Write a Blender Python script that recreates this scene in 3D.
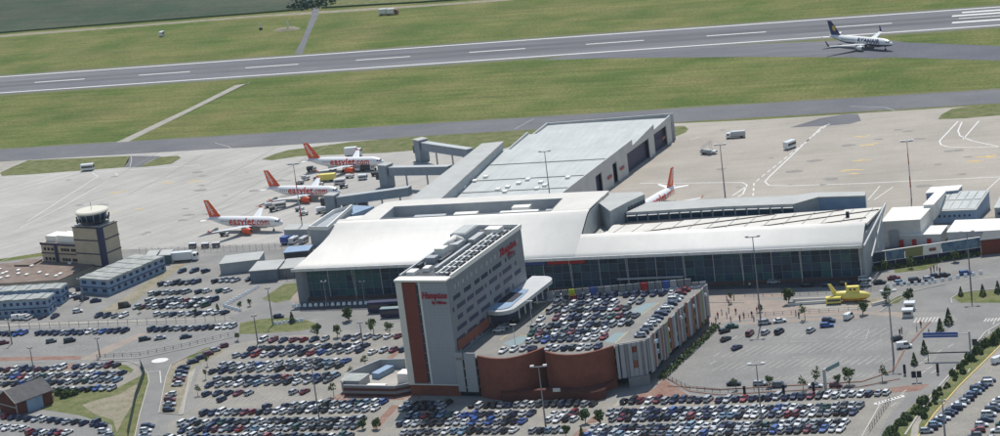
import bpy, math, random
from mathutils import Vector, Matrix
R = math.radians
rnd = random.Random(7)
for o in list(bpy.data.objects): bpy.data.objects.remove(o)
sc = bpy.context.scene
col = sc.collection

# ------------------------------------------------------------------ camera
F_PX, PITCH, ROLL, YAW = 2383.32, 0.2467998, -0.1244444, -0.3057984
CAM = Vector((200.0, -700.0, 208.034))
cy_, sy_, cp_, sp_ = math.cos(YAW), math.sin(YAW), math.cos(PITCH), math.sin(PITCH)
FW = Vector((sy_*cp_, cy_*cp_, -sp_)); r0 = Vector((cy_, -sy_, 0)); u0 = r0.cross(FW)
RT = r0*math.cos(ROLL) + u0*math.sin(ROLL); UP = -r0*math.sin(ROLL) + u0*math.cos(ROLL)
cam = bpy.data.cameras.new('camera'); cam.lens = F_PX/1000*36; cam.sensor_width = 36
cam.clip_start = 1; cam.clip_end = 20000
co = bpy.data.objects.new('camera', cam); col.objects.link(co); sc.camera = co
m4 = Matrix((RT, UP, -FW)).transposed().to_4x4(); m4.translation = CAM
co.matrix_world = m4
sc.render.resolution_x, sc.render.resolution_y = 1024, 446

def G(x, y, h=0.0):
    """where the line of sight of photo point x, y meets height h in the place"""
    d = RT*((x-500)/F_PX) - UP*((y-218)/F_PX) + FW
    t = (h-CAM.z)/d.z
    return Vector((CAM.x+d.x*t, CAM.y+d.y*t, h))
def PG(pts, h=0.0): return [G(a, b, h).to_2d() for a, b in pts]
def depth(p): return (Vector(p)-CAM).dot(FW)

# ------------------------------------------------------------------ light
SH_AZ, SUN_EL = -84.0, 59.0            # direction shadows fall, height of the sun
w = bpy.data.worlds.new('World'); sc.world = w; w.use_nodes = True
nt = w.node_tree; bg = nt.nodes['Background']
sky = nt.nodes.new('ShaderNodeTexSky'); sky.sky_type = 'NISHITA'; sky.sun_disc = False
sky.sun_elevation = R(SUN_EL); sky.sun_rotation = R(90-(SH_AZ+180)); sky.air_density = 1.5; sky.dust_density = 0.4
nt.links.new(sky.outputs[0], bg.inputs[0]); bg.inputs[1].default_value = 0.075
sl = bpy.data.lights.new('sun', 'SUN'); sl.energy = 3.3; sl.angle = R(0.5); sl.color = (1.0, 0.945, 0.865)
so = bpy.data.objects.new('sun', sl); col.objects.link(so)
sd = Vector((math.cos(R(SH_AZ))*math.cos(R(SUN_EL)), math.sin(R(SH_AZ))*math.cos(R(SUN_EL)), -math.sin(R(SUN_EL))))
so.rotation_euler = sd.to_track_quat('-Z', 'Y').to_euler(); so.location = (0, 0, 400)
sc.view_settings.view_transform = 'Standard'; sc.view_settings.look = 'None'
sc.view_settings.exposure = 0.42; sc.view_settings.gamma = 1.0
sc.render.engine = 'CYCLES'
sc.cycles.max_bounces = 6; sc.cycles.volume_bounces = 0

# ------------------------------------------------------------------ helpers
def tag(o, label=None, cat=None, group=None, kind=None):
    if label: o['label'] = label
    if cat: o['category'] = cat
    if group: o['group'] = group
    if kind: o['kind'] = kind
    return o
def thing(name, label, cat, loc=(0, 0, 0), rz=0.0, group=None):
    o = bpy.data.objects.new(name, None); col.objects.link(o); o.empty_display_size = .5
    o.location = loc; o.rotation_euler = (0, 0, rz)
    return tag(o, label, cat, group)
def link_mesh(name, me, parent=None, loc=None, rz=None):
    o = bpy.data.objects.new(name, me); col.objects.link(o)
    if parent: o.parent = parent
    if loc is not None: o.location = loc
    if rz is not None: o.rotation_euler = (0, 0, rz)
    return o
def children(o): return [c for c in bpy.data.objects if c.parent == o]
def kids(o): return list(o.children)
def copy_tree(o, parent=None):
    c = o.copy(); col.objects.link(c)
    if parent: c.parent = parent
    for k in TREE.get(o.name, []): copy_tree(k, c)
    return c
TREE = {}
def freeze(root):
    for o in list(bpy.data.objects):
        if o.parent and (o.parent == root or o.parent.parent == root):
            L = TREE.setdefault(o.parent.name, [])
            if o not in L: L.append(o)
class MB:
    def __init__(s): s.v = []; s.f = []; s.m = []; s.mi = 0
    def add(s, vs, fs):
        b = len(s.v); s.v += [tuple(v) for v in vs]
        for f in fs: s.f.append(tuple(b+i for i in f)); s.m.append(s.mi)
        return s
    def box(s, x0, x1, y0, y1, z0, z1):
        return s.add([(x0,y0,z0),(x1,y0,z0),(x1,y1,z0),(x0,y1,z0),(x0,y0,z1),(x1,y0,z1),(x1,y1,z1),(x0,y1,z1)],
            [(0,3,2,1),(4,5,6,7),(0,1,5,4),(1,2,6,5),(2,3,7,6),(3,0,4,7)])
    def cbox(s, cx, cy, cz, sx, sy, sz, az=0.0):
        c, q = math.cos(az), math.sin(az); vs = []
        for z in (-sz/2, sz/2):
            for x, y in ((-sx/2,-sy/2),(sx/2,-sy/2),(sx/2,sy/2),(-sx/2,sy/2)):
                vs.append((cx+x*c-y*q, cy+x*q+y*c, cz+z))
        return s.add(vs, [(0,3,2,1),(4,5,6,7),(0,1,5,4),(1,2,6,5),(2,3,7,6),(3,0,4,7)])
    def prism(s, poly, z0, z1, bottom=True):
        n = len(poly)
        if sum(poly[i][0]*poly[(i+1)%n][1]-poly[(i+1)%n][0]*poly[i][1] for i in range(n)) < 0: poly = poly[::-1]
        z0s = z0 if isinstance(z0, (list, tuple)) else [z0]*n
        z1s = z1 if isinstance(z1, (list, tuple)) else [z1]*n
        vs = [(p[0], p[1], z0s[i]) for i, p in enumerate(poly)]+[(p[0], p[1], z1s[i]) for i, p in enumerate(poly)]
        fs = [tuple(range(n, 2*n))]+[(i, (i+1)%n, n+(i+1)%n, n+i) for i in range(n)]
        if bottom: fs.append(tuple(range(n-1, -1, -1)))
        return s.add(vs, fs)
    def sheet(s, poly, z):
        n = len(poly)
        if sum(poly[i][0]*poly[(i+1)%n][1]-poly[(i+1)%n][0]*poly[i][1] for i in range(n)) < 0: poly = poly[::-1]
        return s.add([(p[0], p[1], z) for p in poly], [tuple(range(n))])
    def strip(s, pts, wd, z):
        """flat ribbon of width wd along world points"""
        pts = [Vector((p[0], p[1])) for p in pts]; L = []
        for i, p in enumerate(pts):
            a = pts[max(0, i-1)]; b = pts[min(len(pts)-1, i+1)]; d = (b-a).normalized(); n = Vector((-d.y, d.x))
            L.append((p+n*wd/2, p-n*wd/2))
        vs = [(q.x, q.y, z) for ab in L for q in ab]
        return s.add(vs, [(2*i, 2*i+1, 2*i+3, 2*i+2) for i in range(len(pts)-1)])
    def wall(s, pts, wd, z0, z1):
        """upright wall of thickness wd along world points; z0/z1 number or list"""
        pts = [Vector((p[0], p[1])) for p in pts]; n = len(pts); vs = []
        for i, p in enumerate(pts):
            a = pts[max(0, i-1)]; b = pts[min(n-1, i+1)]; d = (b-a).normalized(); q = Vector((-d.y, d.x))*wd/2
            za = z0[i] if isinstance(z0, list) else z0; zb = z1[i] if isinstance(z1, list) else z1
            vs += [(p.x+q.x, p.y+q.y, za), (p.x-q.x, p.y-q.y, za), (p.x-q.x, p.y-q.y, zb), (p.x+q.x, p.y+q.y, zb)]
        fs = [(0, 1, 2, 3), tuple(4*(n-1)+k for k in (3, 2, 1, 0))]
        for i in range(n-1):
            for k in range(4):
                fs.append((4*i+k, 4*(i+1)+k, 4*(i+1)+(k+1) % 4, 4*i+(k+1) % 4))
        return s.add(vs, fs)
    def tube(s, p0, p1, r0, r1=None, n=8, cap=True):
        r1 = r0 if r1 is None else r1
        p0 = Vector(p0); p1 = Vector(p1); d = (p1-p0).normalized()
        a = d.cross(Vector((0, 0, 1)) if abs(d.z) < .9 else Vector((1, 0, 0))).normalized(); b = d.cross(a); vs = []
        for p, r in ((p0, r0), (p1, r1)):
            for k in range(n):
                t = 2*math.pi*k/n; vs.append(p+a*r*math.cos(t)+b*r*math.sin(t))
        fs = [(k, (k+1) % n, n+(k+1) % n, n+k) for k in range(n)]
        if cap: fs += [tuple(range(n-1, -1, -1)), tuple(range(n, 2*n))]
        return s.add(vs, fs)
    def loft(s, rings, cap=True, closed=True):
        n = len(rings[0]); vs = [v for r in rings for v in r]; fs = []
        for i in range(len(rings)-1):
            for k in range(n if closed else n-1):
                fs.append((i*n+k, i*n+(k+1) % n, (i+1)*n+(k+1) % n, (i+1)*n+k))
        if cap: fs += [tuple(range(n-1, -1, -1)), tuple((len(rings)-1)*n+k for k in range(n))]
        return s.add(vs, fs)
    def mesh(s, name, mats, smooth=False, off=(0, 0, 0)):
        me = bpy.data.meshes.new(name)
        me.from_pydata([(v[0]-off[0], v[1]-off[1], v[2]-off[2]) for v in s.v], [], s.f)
        for m in (mats if isinstance(mats, (list, tuple)) else [mats]): me.materials.append(m)
        me.polygons.foreach_set('material_index', s.m)
        if smooth: me.polygons.foreach_set('use_smooth', [True]*len(s.f))
        me.update()
        import bmesh
        bm = bmesh.new(); bm.from_mesh(me); bmesh.ops.recalc_face_normals(bm, faces=bm.faces) if not getattr(s, 'flat', False) else None
        bm.to_mesh(me); bm.free()
        return me
    def build(s, name, mats, parent=None, smooth=False):
        """vertices are world coordinates when the parent is unrotated; child is stored relative to it"""
        off = (0, 0, 0)
        if parent is not None and getattr(s, 'world', True): off = tuple((parent.parent or parent).location)
        return link_mesh(name, s.mesh(name, mats, smooth, off), parent)
def local(mb): mb.world = False; return mb

# ------------------------------------------------------------------ materials
def mat(name, c, rough=.85, c2=None, scale=.2, detail=4, metal=0, bump=0, fine=None, stretch=(1, 1, 1), spec=.3, coord='world', lo=.35, hi=.65):
    m = bpy.data.materials.new(name); m.use_nodes = True; N = m.node_tree; L = N.links
    b = N.nodes['Principled BSDF']; b.inputs['Base Color'].default_value = (*c, 1)
    b.inputs['Roughness'].default_value = rough; b.inputs['Metallic'].default_value = metal
    b.inputs['Specular IOR Level'].default_value = spec
    if c2 or bump or fine:
        if coord == 'world':
            g = N.nodes.new('ShaderNodeNewGeometry'); src = g.outputs['Position']
        else:
            g = N.nodes.new('ShaderNodeTexCoord'); src = g.outputs['Object']
        mp = N.nodes.new('ShaderNodeMapping'); mp.inputs['Scale'].default_value = stretch
        L.new(src, mp.inputs[0])
        n = N.nodes.new('ShaderNodeTexNoise'); n.inputs['Scale'].default_value = scale; n.inputs['Detail'].default_value = detail
        n.inputs['Roughness'].default_value = .65
        L.new(mp.outputs[0], n.inputs['Vector'])
        out = None
        if c2:
            r = N.nodes.new('ShaderNodeValToRGB'); r.color_ramp.elements[0].position = lo; r.color_ramp.elements[1].position = hi
            r.color_ramp.elements[0].color = (*c, 1); r.color_ramp.elements[1].color = (*c2, 1)
            L.new(n.outputs[0], r.inputs[0]); out = r.outputs[0]
        if fine:
            sc2, amt = fine
            n2 = N.nodes.new('ShaderNodeTexNoise'); n2.inputs['Scale'].default_value = sc2; n2.inputs['Detail'].default_value = 3
            L.new(mp.outputs[0], n2.inputs['Vector'])
            mr = N.nodes.new('ShaderNodeMapRange'); mr.inputs[1].default_value = .3; mr.inputs[2].default_value = .7
            mr.inputs[3].default_value = 1-amt; mr.inputs[4].default_value = 1+amt; L.new(n2.outputs[0], mr.inputs[0])
            mx = N.nodes.new('ShaderNodeVectorMath'); mx.operation = 'SCALE'
            if out: L.new(out, mx.inputs[0])
            else: mx.inputs[0].default_value = c
            L.new(mr.outputs[0], mx.inputs['Scale']); out = mx.outputs[0]
        if out: L.new(out, b.inputs['Base Color'])
        if bump:
            bp = N.nodes.new('ShaderNodeBump'); bp.inputs['Strength'].default_value = bump; bp.inputs['Distance'].default_value = .1
            L.new(n.outputs[0], bp.inputs['Height']); L.new(bp.outputs[0], b.inputs['Normal'])
    return m
def streaks(m, angle, scale, amt, width=1.0, sx=.06):
    """long faint worn streaks in direction angle laid over the base colour"""
    N = m.node_tree; L = N.links; b = N.nodes['Principled BSDF']
    g = N.nodes.new('ShaderNodeNewGeometry'); mp = N.nodes.new('ShaderNodeMapping'); mp.vector_type = 'TEXTURE'
    mp.inputs['Rotation'].default_value = (0, 0, angle); mp.inputs['Scale'].default_value = (1/sx, width, 1)
    L.new(g.outputs['Position'], mp.inputs[0])
    n = N.nodes.new('ShaderNodeTexNoise'); n.inputs['Scale'].default_value = scale; n.inputs['Detail'].default_value = 5
    n.inputs['Roughness'].default_value = .7
    L.new(mp.outputs[0], n.inputs['Vector'])
    mr = N.nodes.new('ShaderNodeMapRange'); mr.inputs[1].default_value = .3; mr.inputs[2].default_value = .7
    mr.inputs[3].default_value = 1-amt; mr.inputs[4].default_value = 1+amt; L.new(n.outputs[0], mr.inputs[0])
    mx = N.nodes.new('ShaderNodeVectorMath'); mx.operation = 'SCALE'
    src = b.inputs['Base Color'].links
    if src: L.new(src[0].from_socket, mx.inputs[0])
    else: mx.inputs[0].default_value = b.inputs['Base Color'].default_value[:3]
    L.new(mr.outputs[0], mx.inputs['Scale']); L.new(mx.outputs[0], b.inputs['Base Color'])
    return m
def grid_lines(m, sx, sy, sz, dark=.8, wd=.04, coord='Object', rot=(0, 0, 0)):
    """thin joint lines every sx/sy/sz metres (0 = none)"""
    N = m.node_tree; L = N.links; b = N.nodes['Principled BSDF']
    if coord == 'Object': g = N.nodes.new('ShaderNodeTexCoord'); s0 = g.outputs['Object']
    else: g = N.nodes.new('ShaderNodeNewGeometry'); s0 = g.outputs['Position']
    mp = N.nodes.new('ShaderNodeMapping'); mp.inputs['Rotation'].default_value = rot; L.new(s0, mp.inputs[0])
    sp = N.nodes.new('ShaderNodeSeparateXYZ'); L.new(mp.outputs[0], sp.inputs[0]); prev = None
    for k, st in enumerate((sx, sy, sz)):
        if not st: continue
        a = N.nodes.new('ShaderNodeMath'); a.operation = 'PINGPONG'; a.inputs[1].default_value = st/2; L.new(sp.outputs[k], a.inputs[0])
        c = N.nodes.new('ShaderNodeMath'); c.operation = 'GREATER_THAN'; c.inputs[1].default_value = wd; L.new(a.outputs[0], c.inputs[0])
        if prev is None: prev = c
        else:
            q = N.nodes.new('ShaderNodeMath'); q.operation = 'MULTIPLY'; L.new(prev.outputs[0], q.inputs[0]); L.new(c.outputs[0], q.inputs[1]); prev = q
    mr = N.nodes.new('ShaderNodeMapRange'); mr.inputs[3].default_value = dark; mr.inputs[4].default_value = 1; L.new(prev.outputs[0], mr.inputs[0])
    mx = N.nodes.new('ShaderNodeVectorMath'); mx.operation = 'SCALE'
    src = b.inputs['Base Color'].links
    if src: L.new(src[0].from_socket, mx.inputs[0])
    else: mx.inputs[0].default_value = b.inputs['Base Color'].default_value[:3]
    L.new(mr.outputs[0], mx.inputs['Scale']); L.new(mx.outputs[0], b.inputs['Base Color'])
    return m
M = {}
M['grass'] = streaks(mat('grass', (.080, .118, .030), 1, (.172, .168, .066), .022, 8, fine=(.7, .26), spec=.1, lo=.38, hi=.66), R(-3), .22, .24)
M['grass_land'] = mat('grass_landside', (.092, .122, .042), 1, (.185, .18, .095), .25, 5, fine=(2.5, .3), spec=.1)
M['field'] = streaks(mat('field', (.040, .070, .045), 1, (.078, .088, .062), .02, 6, fine=(.3, .15), spec=.1), R(-10), .12, .2)
M['runway'] = streaks(mat('runway', (.105, .110, .128), .85, (.155, .156, .168), .012, 5, fine=(.4, .08), stretch=(.3, 2, 1)), R(0), .35, .22)
M['new_asphalt'] = mat('new_asphalt', (.082, .088, .112), .85, (.11, .115, .135), .03, 5, fine=(.6, .1))
M['taxiway'] = streaks(mat('taxiway', (.105, .110, .125), .85, (.145, .147, .157), .03, 5, fine=(.6, .07)), R(0), .3, .08)
M['apron_l'] = streaks(mat('apron_left', (.34, .332, .31), .9, (.415, .402, .375), .03, 6, fine=(1.2, .05)), R(57), .3, .13, sx=.04)
grid_lines(M['apron_l'], 7.5, 7.5, 0, .86, .12, 'Position', (0, 0, R(-57)))
M['apron_r'] = streaks(mat('apron_right', (.31, .284, .248), .9, (.385, .352, .308), .03, 6, fine=(1.0, .05)), R(8), .22, .08)
grid_lines(M['apron_r'], 7.5, 7.5, 0, .93, .08, 'Position')
M['concrete'] = mat('concrete', (.42, .40, .36), .9, (.33, .315, .285), .15, 5, fine=(2, .08))
M['asphalt'] = mat('asphalt', (.195, .193, .186), .9, (.262, .256, .24), .08, 6, fine=(1.5, .10))
M['lotl'] = mat('pale_lot', (.27, .262, .242), .9, (.20, .197, .188), .1, 6, fine=(1.3, .12))
M['lot'] = mat('lot_asphalt', (.19, .189, .184), .9, (.245, .241, .23), .07, 6, fine=(1.2, .12))
M['gravel'] = mat('worn_parking', (.295, .276, .24), .95, (.225, .217, .198), .12, 6, fine=(1.6, .14))
M['roadshade'] = mat('road_shade', (.075, .078, .09), .9, (.11, .11, .118), .1, 5, fine=(1.5, .1))  # road colour with the terminal's shade painted in
M['road'] = mat('road', (.235, .231, .222), .9, (.185, .184, .18), .09, 5, fine=(1.5, .08))
M['paving'] = mat('pink_paving', (.32, .265, .225), .9, (.255, .22, .195), .25, 5, fine=(2, .1))
M['brickpave'] = mat('red_paving', (.205, .105, .08), .9, (.26, .18, .145), .3, 5, fine=(2, .15))
M['pathc'] = mat('path', (.36, .34, .295), .9, (.28, .265, .24), .2, 5, fine=(2, .1))
M['white'] = mat('white_line', (.72, .72, .70), .7, (.55, .55, .53), .8, 4)
M['yellow'] = mat('yellow_line', (.62, .42, .10), .7, (.48, .40, .22), .5, 4)
M['faint'] = mat('worn_line', (.52, .51, .48), .8, (.38, .37, .35), .6, 4)
M['earth'] = mat('bare_earth', (.30, .26, .205), 1, (.19, .185, .12), .2, 6, fine=(1.5, .2))
M['roofw'] = mat('white_roof', (.83, .81, .765), .85, (.77, .755, .71), .12, 4, spec=.15)
M['roof_hall'] = mat('hall_roof', (.47, .50, .495), .6, (.41, .44, .435), .1, 5, fine=(.8, .04))
grid_lines(M['roof_hall'], 2.4, 6, 0, .88, .09, 'Position'); streaks(M['roof_hall'], R(83), .35, .10)
M['roof_grey'] = mat('grey_roof', (.42, .43, .42), .6, (.36, .37, .36), .15, 4)
grid_lines(M['roofw'], 3.0, 0, 0, .93, .05, 'Position')
M['wall_w'] = mat('white_wall', (.62, .62, .60), .6, (.54, .54, .53), .3, 4)
M['wall_b'] = mat('steel_blue_wall', (.24, .29, .34), .6, (.20, .245, .29), .3, 4)
M['wall_g'] = mat('grey_wall', (.36, .39, .42), .6, (.30, .33, .36), .3, 4)
M['cladh'] = grid_lines(mat('hall_cladding', (.52, .53, .53), .5, (.45, .46, .47), .2, 4), 0, 1.8, 0, .86, .06)
M['metal'] = mat('galvanised', (.42, .44, .46), .45, metal=.3)
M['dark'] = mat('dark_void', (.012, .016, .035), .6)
M['darkm'] = mat('dark_metal', (.05, .055, .065), .5)
M['glass'] = mat('facade_glass', (.022, .055, .105), .25, (.035, .085, .14), .25, 3, spec=.3)
M['glass2'] = mat('facade_glass_green', (.025, .09, .11), .25, (.04, .13, .14), .3, 3, spec=.3)
M['glass3'] = mat('facade_glass_dark', (.012, .030, .062), .25, (.022, .05, .085), .3, 3, spec=.3)
M['mull'] = mat('mullion', (.16, .24, .28), .5)
M['plinth'] = mat('plinth', (.10, .07, .07), .8)
M['redclad'] = grid_lines(mat('red_cladding', (.17, .042, .032), .6, (.145, .036, .027), .3, 4, coord='obj'), 0, 0, 1.4, .8, .05)
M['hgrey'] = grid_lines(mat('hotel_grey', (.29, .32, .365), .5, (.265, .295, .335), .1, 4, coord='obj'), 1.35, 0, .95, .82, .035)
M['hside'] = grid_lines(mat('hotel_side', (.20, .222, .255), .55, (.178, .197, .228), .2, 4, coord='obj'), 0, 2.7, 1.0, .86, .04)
M['cream'] = mat('cream_frame', (.58, .58, .54), .6)
M['brick'] = grid_lines(mat('brick', (.22, .078, .056), .85, (.165, .058, .044), .25, 6, coord='obj', fine=(3, .15)), 0, 0, .9, .93, .05)
M['brickd'] = mat('dark_brick', (.13, .045, .035), .85, (.09, .035, .03), .5, 5, coord='obj', fine=(4, .2))
M['terra'] = mat('terracotta', (.27, .11, .075), .7, (.17, .075, .06), .4, 4)
M['silver'] = mat('silver_panel', (.31, .33, .36), .45, (.31, .33, .36), .3, 4)
M['greyp'] = mat('grey_panel', (.22, .23, .25), .5, (.18, .19, .215), .3, 4)
M['bluep'] = mat('blue_panel', (.05, .10, .34), .5)
M['limep'] = mat('lime_panel', (.40, .50, .05), .5)
M['redp'] = mat('red_panel', (.42, .03, .03), .5)
M['olive'] = mat('olive_panel', (.22, .22, .10), .6)
M['deck'] = mat('parking_deck', (.19, .188, .18), .9, (.25, .243, .225), .12, 6, fine=(1.5, .1))
M['cyan'] = mat('pale_blue_marking', (.20, .29, .32), .8, (.22, .27, .27), .5, 4)
M['beige'] = mat('beige_block', (.52, .43, .32), .8, (.43, .36, .27), .3, 5)
M['bcabin'] = grid_lines(mat('blue_cabin', (.25, .36, .50), .6, (.21, .30, .43), .3, 4), 0, 0, 0, 1, .05) if 0 else mat('blue_cabin', (.25, .36, .50), .6, (.21, .30, .43), .3, 4)
M['bcabroof'] = mat('cabin_roof', (.40, .42, .40), .8, (.24, .26, .26), .35, 5)
M['navy'] = mat('navy_band', (.03, .035, .09), .5)
M['tarroof'] = mat('tar_roof', (.16, .12, .105), .9, (.24, .19, .16), .25, 5)
M['tarroof2'] = mat('hotel_roof_felt', (.06, .065, .075), .8, (.11, .115, .125), .4, 4)
M['teal'] = mat('teal_container', (.07, .12, .125), .6, (.05, .09, .10), .4, 4)
M['slatew'] = mat('slate_blue_wall', (.15, .19, .24), .6, (.12, .155, .20), .4, 4)
M['slate'] = mat('slate_roof', (.09, .09, .095), .8, (.12, .12, .125), .5, 5, fine=(2, .15))
M['stone'] = mat('stone_trim', (.40, .38, .35), .8)
M['leaf'] = mat('foliage', (.095, .145, .055), .9, (.15, .19, .08), .9, 5, spec=.2)
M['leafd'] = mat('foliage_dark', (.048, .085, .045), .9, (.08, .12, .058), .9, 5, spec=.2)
M['trunk'] = mat('bark', (.12, .09, .06), .9)
M['lamp'] = mat('lamp_head', (.55, .56, .58), .5)
M['pole'] = mat('lamp_pole', (.20, .21, .23), .5)
M['polem'] = mat('mast_white', (.55, .52, .50), .5)
M['red'] = mat('mast_red', (.40, .08, .06), .5)
M['ywt'] = mat('yellow_paint', (.80, .68, .17), .4, (.76, .63, .14), .3, 3, spec=.5)
M['ywtd'] = mat('orange_band', (.55, .16, .03), .5)
M['plane'] = mat('aircraft_white', (.80, .80, .80), .3, spec=.5)
M['wing'] = mat('wing_grey', (.62, .64, .66), .35, spec=.5)
M['ezy'] = mat('orange_livery', (.72, .085, .02), .35, spec=.5)
M['ezyt'] = mat('orange_lettering', (.62, .045, .02), .4)
M['fry'] = mat('navy_livery', (.012, .025, .12), .3, spec=.5)
M['harp'] = mat('gold_emblem', (.60, .42, .08), .4)
M['tyre'] = mat('tyre', (.02, .02, .02), .9)
M['cglass'] = mat('car_glass', (.02, .025, .035), .08, spec=.8)
M['lampr'] = mat('tail_lamp', (.35, .02, .02), .3)
M['skin'] = mat('skin', (.45, .27, .19), .7)

# ------------------------------------------------------------------ the setting: ground sheets
def ground(name, poly, z, m, world=False, label=None):
    o = MB().sheet(poly if world else PG(poly), z); o.flat = True
    return tag(o.build(name, M[m]), kind='structure', label=label)
def rect(x0, x1, y0, y1): return [(x0, y0), (x1, y0), (x1, y1), (x0, y1)]
ground('grass_ground', rect(-5000, 5000, -1500, 7000), 0, 'grass', True)
ground('crop_field', [(-700, 52), (0, 33.2), (130, 23), (250, 14), (306, 9.5), (312, -2), (318, -40), (-700, -40)], .01, 'field')
ground('crop_field', [(318, 9), (420, 3), (520, -6), (640, -40), (320, -40)], .01, 'grass_land')
ground('perimeter_track', [(0, 37.5), (130, 27.5), (250, 18), (310, 14.5), (400, 8.6), (500, 1.5), (620, -9), (620, -10.5), (500, -.4), (400, 6.4), (310, 12), (250, 16.2), (130, 25.5), (0, 35.2)], .02, 'earth')
ground('access_track', [(312, 8), (319, 8), (318, 16), (309, 36), (302.5, 54), (294.5, 54), (302, 40), (311, 17)], .03, 'taxiway')
YC = 411.15
M['dry'] = mat('worn_grass_edge', (.15, .15, .085), 1, (.105, .125, .05), .12, 6, fine=(1.2, .2), stretch=(.4, 1, 1))
for nm_, y0, y1 in (('a', YC-31.5, YC-26), ('b', YC+25, YC+29.5), ('c', 251, 254), ('d', 224.6, 227)):
    e_ = MB(); e_.flat = True; r_ = random.Random(nm_); top = []; bot = []
    for k in range(241):
        x = -1400+k*12.5; top.append((x, y1+r_.uniform(-1.2, 1.2))); bot.append((x, y0+r_.uniform(-1.2, 1.2)))
    e_.add([(p[0], p[1], .012) for p in top]+[(p[0], p[1], .012) for p in bot], [(k, k+241, k+242, k+1) for k in range(240)])
    tag(e_.build('worn_verge', M['dry']), kind='structure')
ground('runway', rect(-1400, 1600, YC-27, YC+26), .02, 'runway', True)
ground('exit_taxiway', [(540, 60.5), (600, 58.5), (750, 57), (850, 57.5), (891, 57.6), (1000, 60.8), (1300, 69), (1300, 52), (1000, 46.2), (905, 42.6), (893, 41), (850, 40), (600, 52)], .015, 'runway')
ground('exit_taxiway', [(842, 56.8), (870, 58.8), (880, 58.3), (891, 57.6), (1000, 60.8), (1300, 69), (1300, 52), (1000, 46.2), (905, 42.6), (893, 41.5), (868, 49)], .024, 'new_asphalt')
M['rubber'] = streaks(mat('rubber_wear', (.082, .085, .098), .85, (.125, .127, .138), .02, 6, fine=(.5, .1), stretch=(.15, 2, 1)), 0, .5, .2)
mk = MB(); mk.flat = True
for yy, ww in ((-5.2, 3.4), (4.8, 3.0), (-9.2, 1.6), (8.6, 1.8)): mk.sheet(rect(-1400, 1600, YC+yy-ww, YC+yy+ww) if abs(yy) < 8 else rect(-300, 500, YC+yy-ww*.4, YC+yy+ww*.4), .0245)
tag(mk.build('runway_rubber', M['rubber']), kind='structure')
mk = MB(); mk.flat = True
for sgn in (-1, 1): mk.sheet(rect(-1400, 1600, YC+sgn*22.7-.8, YC+sgn*22.7+.8), .03)
for k in range(-20, 9):
    if k == 9: continue
    mk.sheet(rect(-396+60*k, -396+60*k+29, YC-.7, YC+.7), .03)
for (a, b) in (((952, 16.4), (1060, 11.2)), ((962, 12.8), (1060, 8.2)), ((952, 23), (1060, 17.2))):
    pa, pb = G(*a), G(*b); mk.sheet(rect(pa.x, pa.x+60, pa.y-1.6, pa.y+1.6), .03)
tag(mk.build('runway_markings', M['white']), kind='structure')
ground('taxiway', rect(-1400, 1600, 226.5, 252), .03, 'taxiway', True)
ground('link_path', [(248, 83.5), (251, 81.5), (246, 84), (127, 142.5), (116, 142.5), (190, 108), (235, 85.5)], .022, 'pathc')
# aprons
ground('apron', [(-400, 200), (0, 160), (250, 147.5), (500, 132), (560, 128.5), (620, 126), (640, 200), (600, 270), (300, 262), (250, 255), (60, 250), (-60, 268), (-500, 330)], .02, 'apron_l')
ground('apron', [(600, 126.8), (750, 120.3), (1000, 104.6), (1300, 88), (1300, 250), (1000, 245), (600, 235)], .024, 'apron_r')
ground('apron_patch', [(790, 127.7), (820, 118.5), (843, 114.6), (858, 114), (861, 121), (850, 124), (825, 126)], .03, 'taxiway')
ground('grass_island', [(2, 176), (0, 173), (12, 167), (28, 160.4), (130, 156), (128, 162), (123.6, 167.5), (83, 170.5), (30, 174.5)], .034, 'grass_land')
ground('grass_island', [(-3, 175.8), (-60, 180), (-20, 168), (-2, 161.5), (26, 160.2), (8, 168)], .03, 'pathc')
ground('asphalt_link', [(130, 156), (158, 156.2), (162, 157), (150, 161), (139, 167.5), (123.6, 167.5)], .034, 'taxiway')
ground('grass_island', [(161.5, 157), (178, 155.8), (181, 158), (171.5, 164), (155, 166), (139, 167.4), (150, 161.5)], .036, 'grass_land')
ground('grass_island', [(261.4, 159.5), (275, 154), (288, 150.2), (310, 147.5), (351, 142), (416, 136.5), (500, 131.6), (540, 129.2), (560, 128), (540, 138), (500, 150), (460, 151), (416, 150.4), (385, 153), (343, 154.5), (298, 156.5), (272, 160.5)], .034, 'grass_land')
ground('grass_island', [(674, 126.5), (684, 126), (688.5, 129), (686, 132.5), (676, 136.5), (670, 139)], .034, 'grass_land')
ground('grass_island', [(938, 119.6), (941, 115), (952, 109), (970, 106.5), (1000, 104), (1120, 96), (1120, 106), (1000, 115.4), (965, 118.5)], .034, 'grass_land')
mk = MB(); mk.flat = True
def lines(mb, segs, wd, z):
    for s in segs: mb.strip(PG(s), wd, z)
lines(mk, [[(830, 124), (822, 127), (768, 178), (765, 182), (769, 185.4), (785, 186), (860, 183.6), (1000, 177), (1200, 168)],
    [(958, 121.5), (939.5, 141), (941, 145), (950, 147.5), (1000, 147)], [(962, 122), (958, 131), (960, 136), (972, 141), (1000, 147)],
    [(979, 121), (963, 139.5)], [(640, 183.5), (700, 183), (742, 182.5), (747, 185), (743, 194), (738, 197)], [(746, 187), (732, 196)]], .55, .04)
for (a, b, n) in (((826, 126), (754, 183), 13), ((754, 183), (753, 198), 3)):
    for k in range(n):
        t0 = k/n; t1 = (k+.6)/n
        mk.strip(PG([(a[0]+(b[0]-a[0])*t0, a[1]+(b[1]-a[1])*t0), (a[0]+(b[0]-a[0])*t1, a[1]+(b[1]-a[1])*t1)]), .5, .04)
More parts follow.
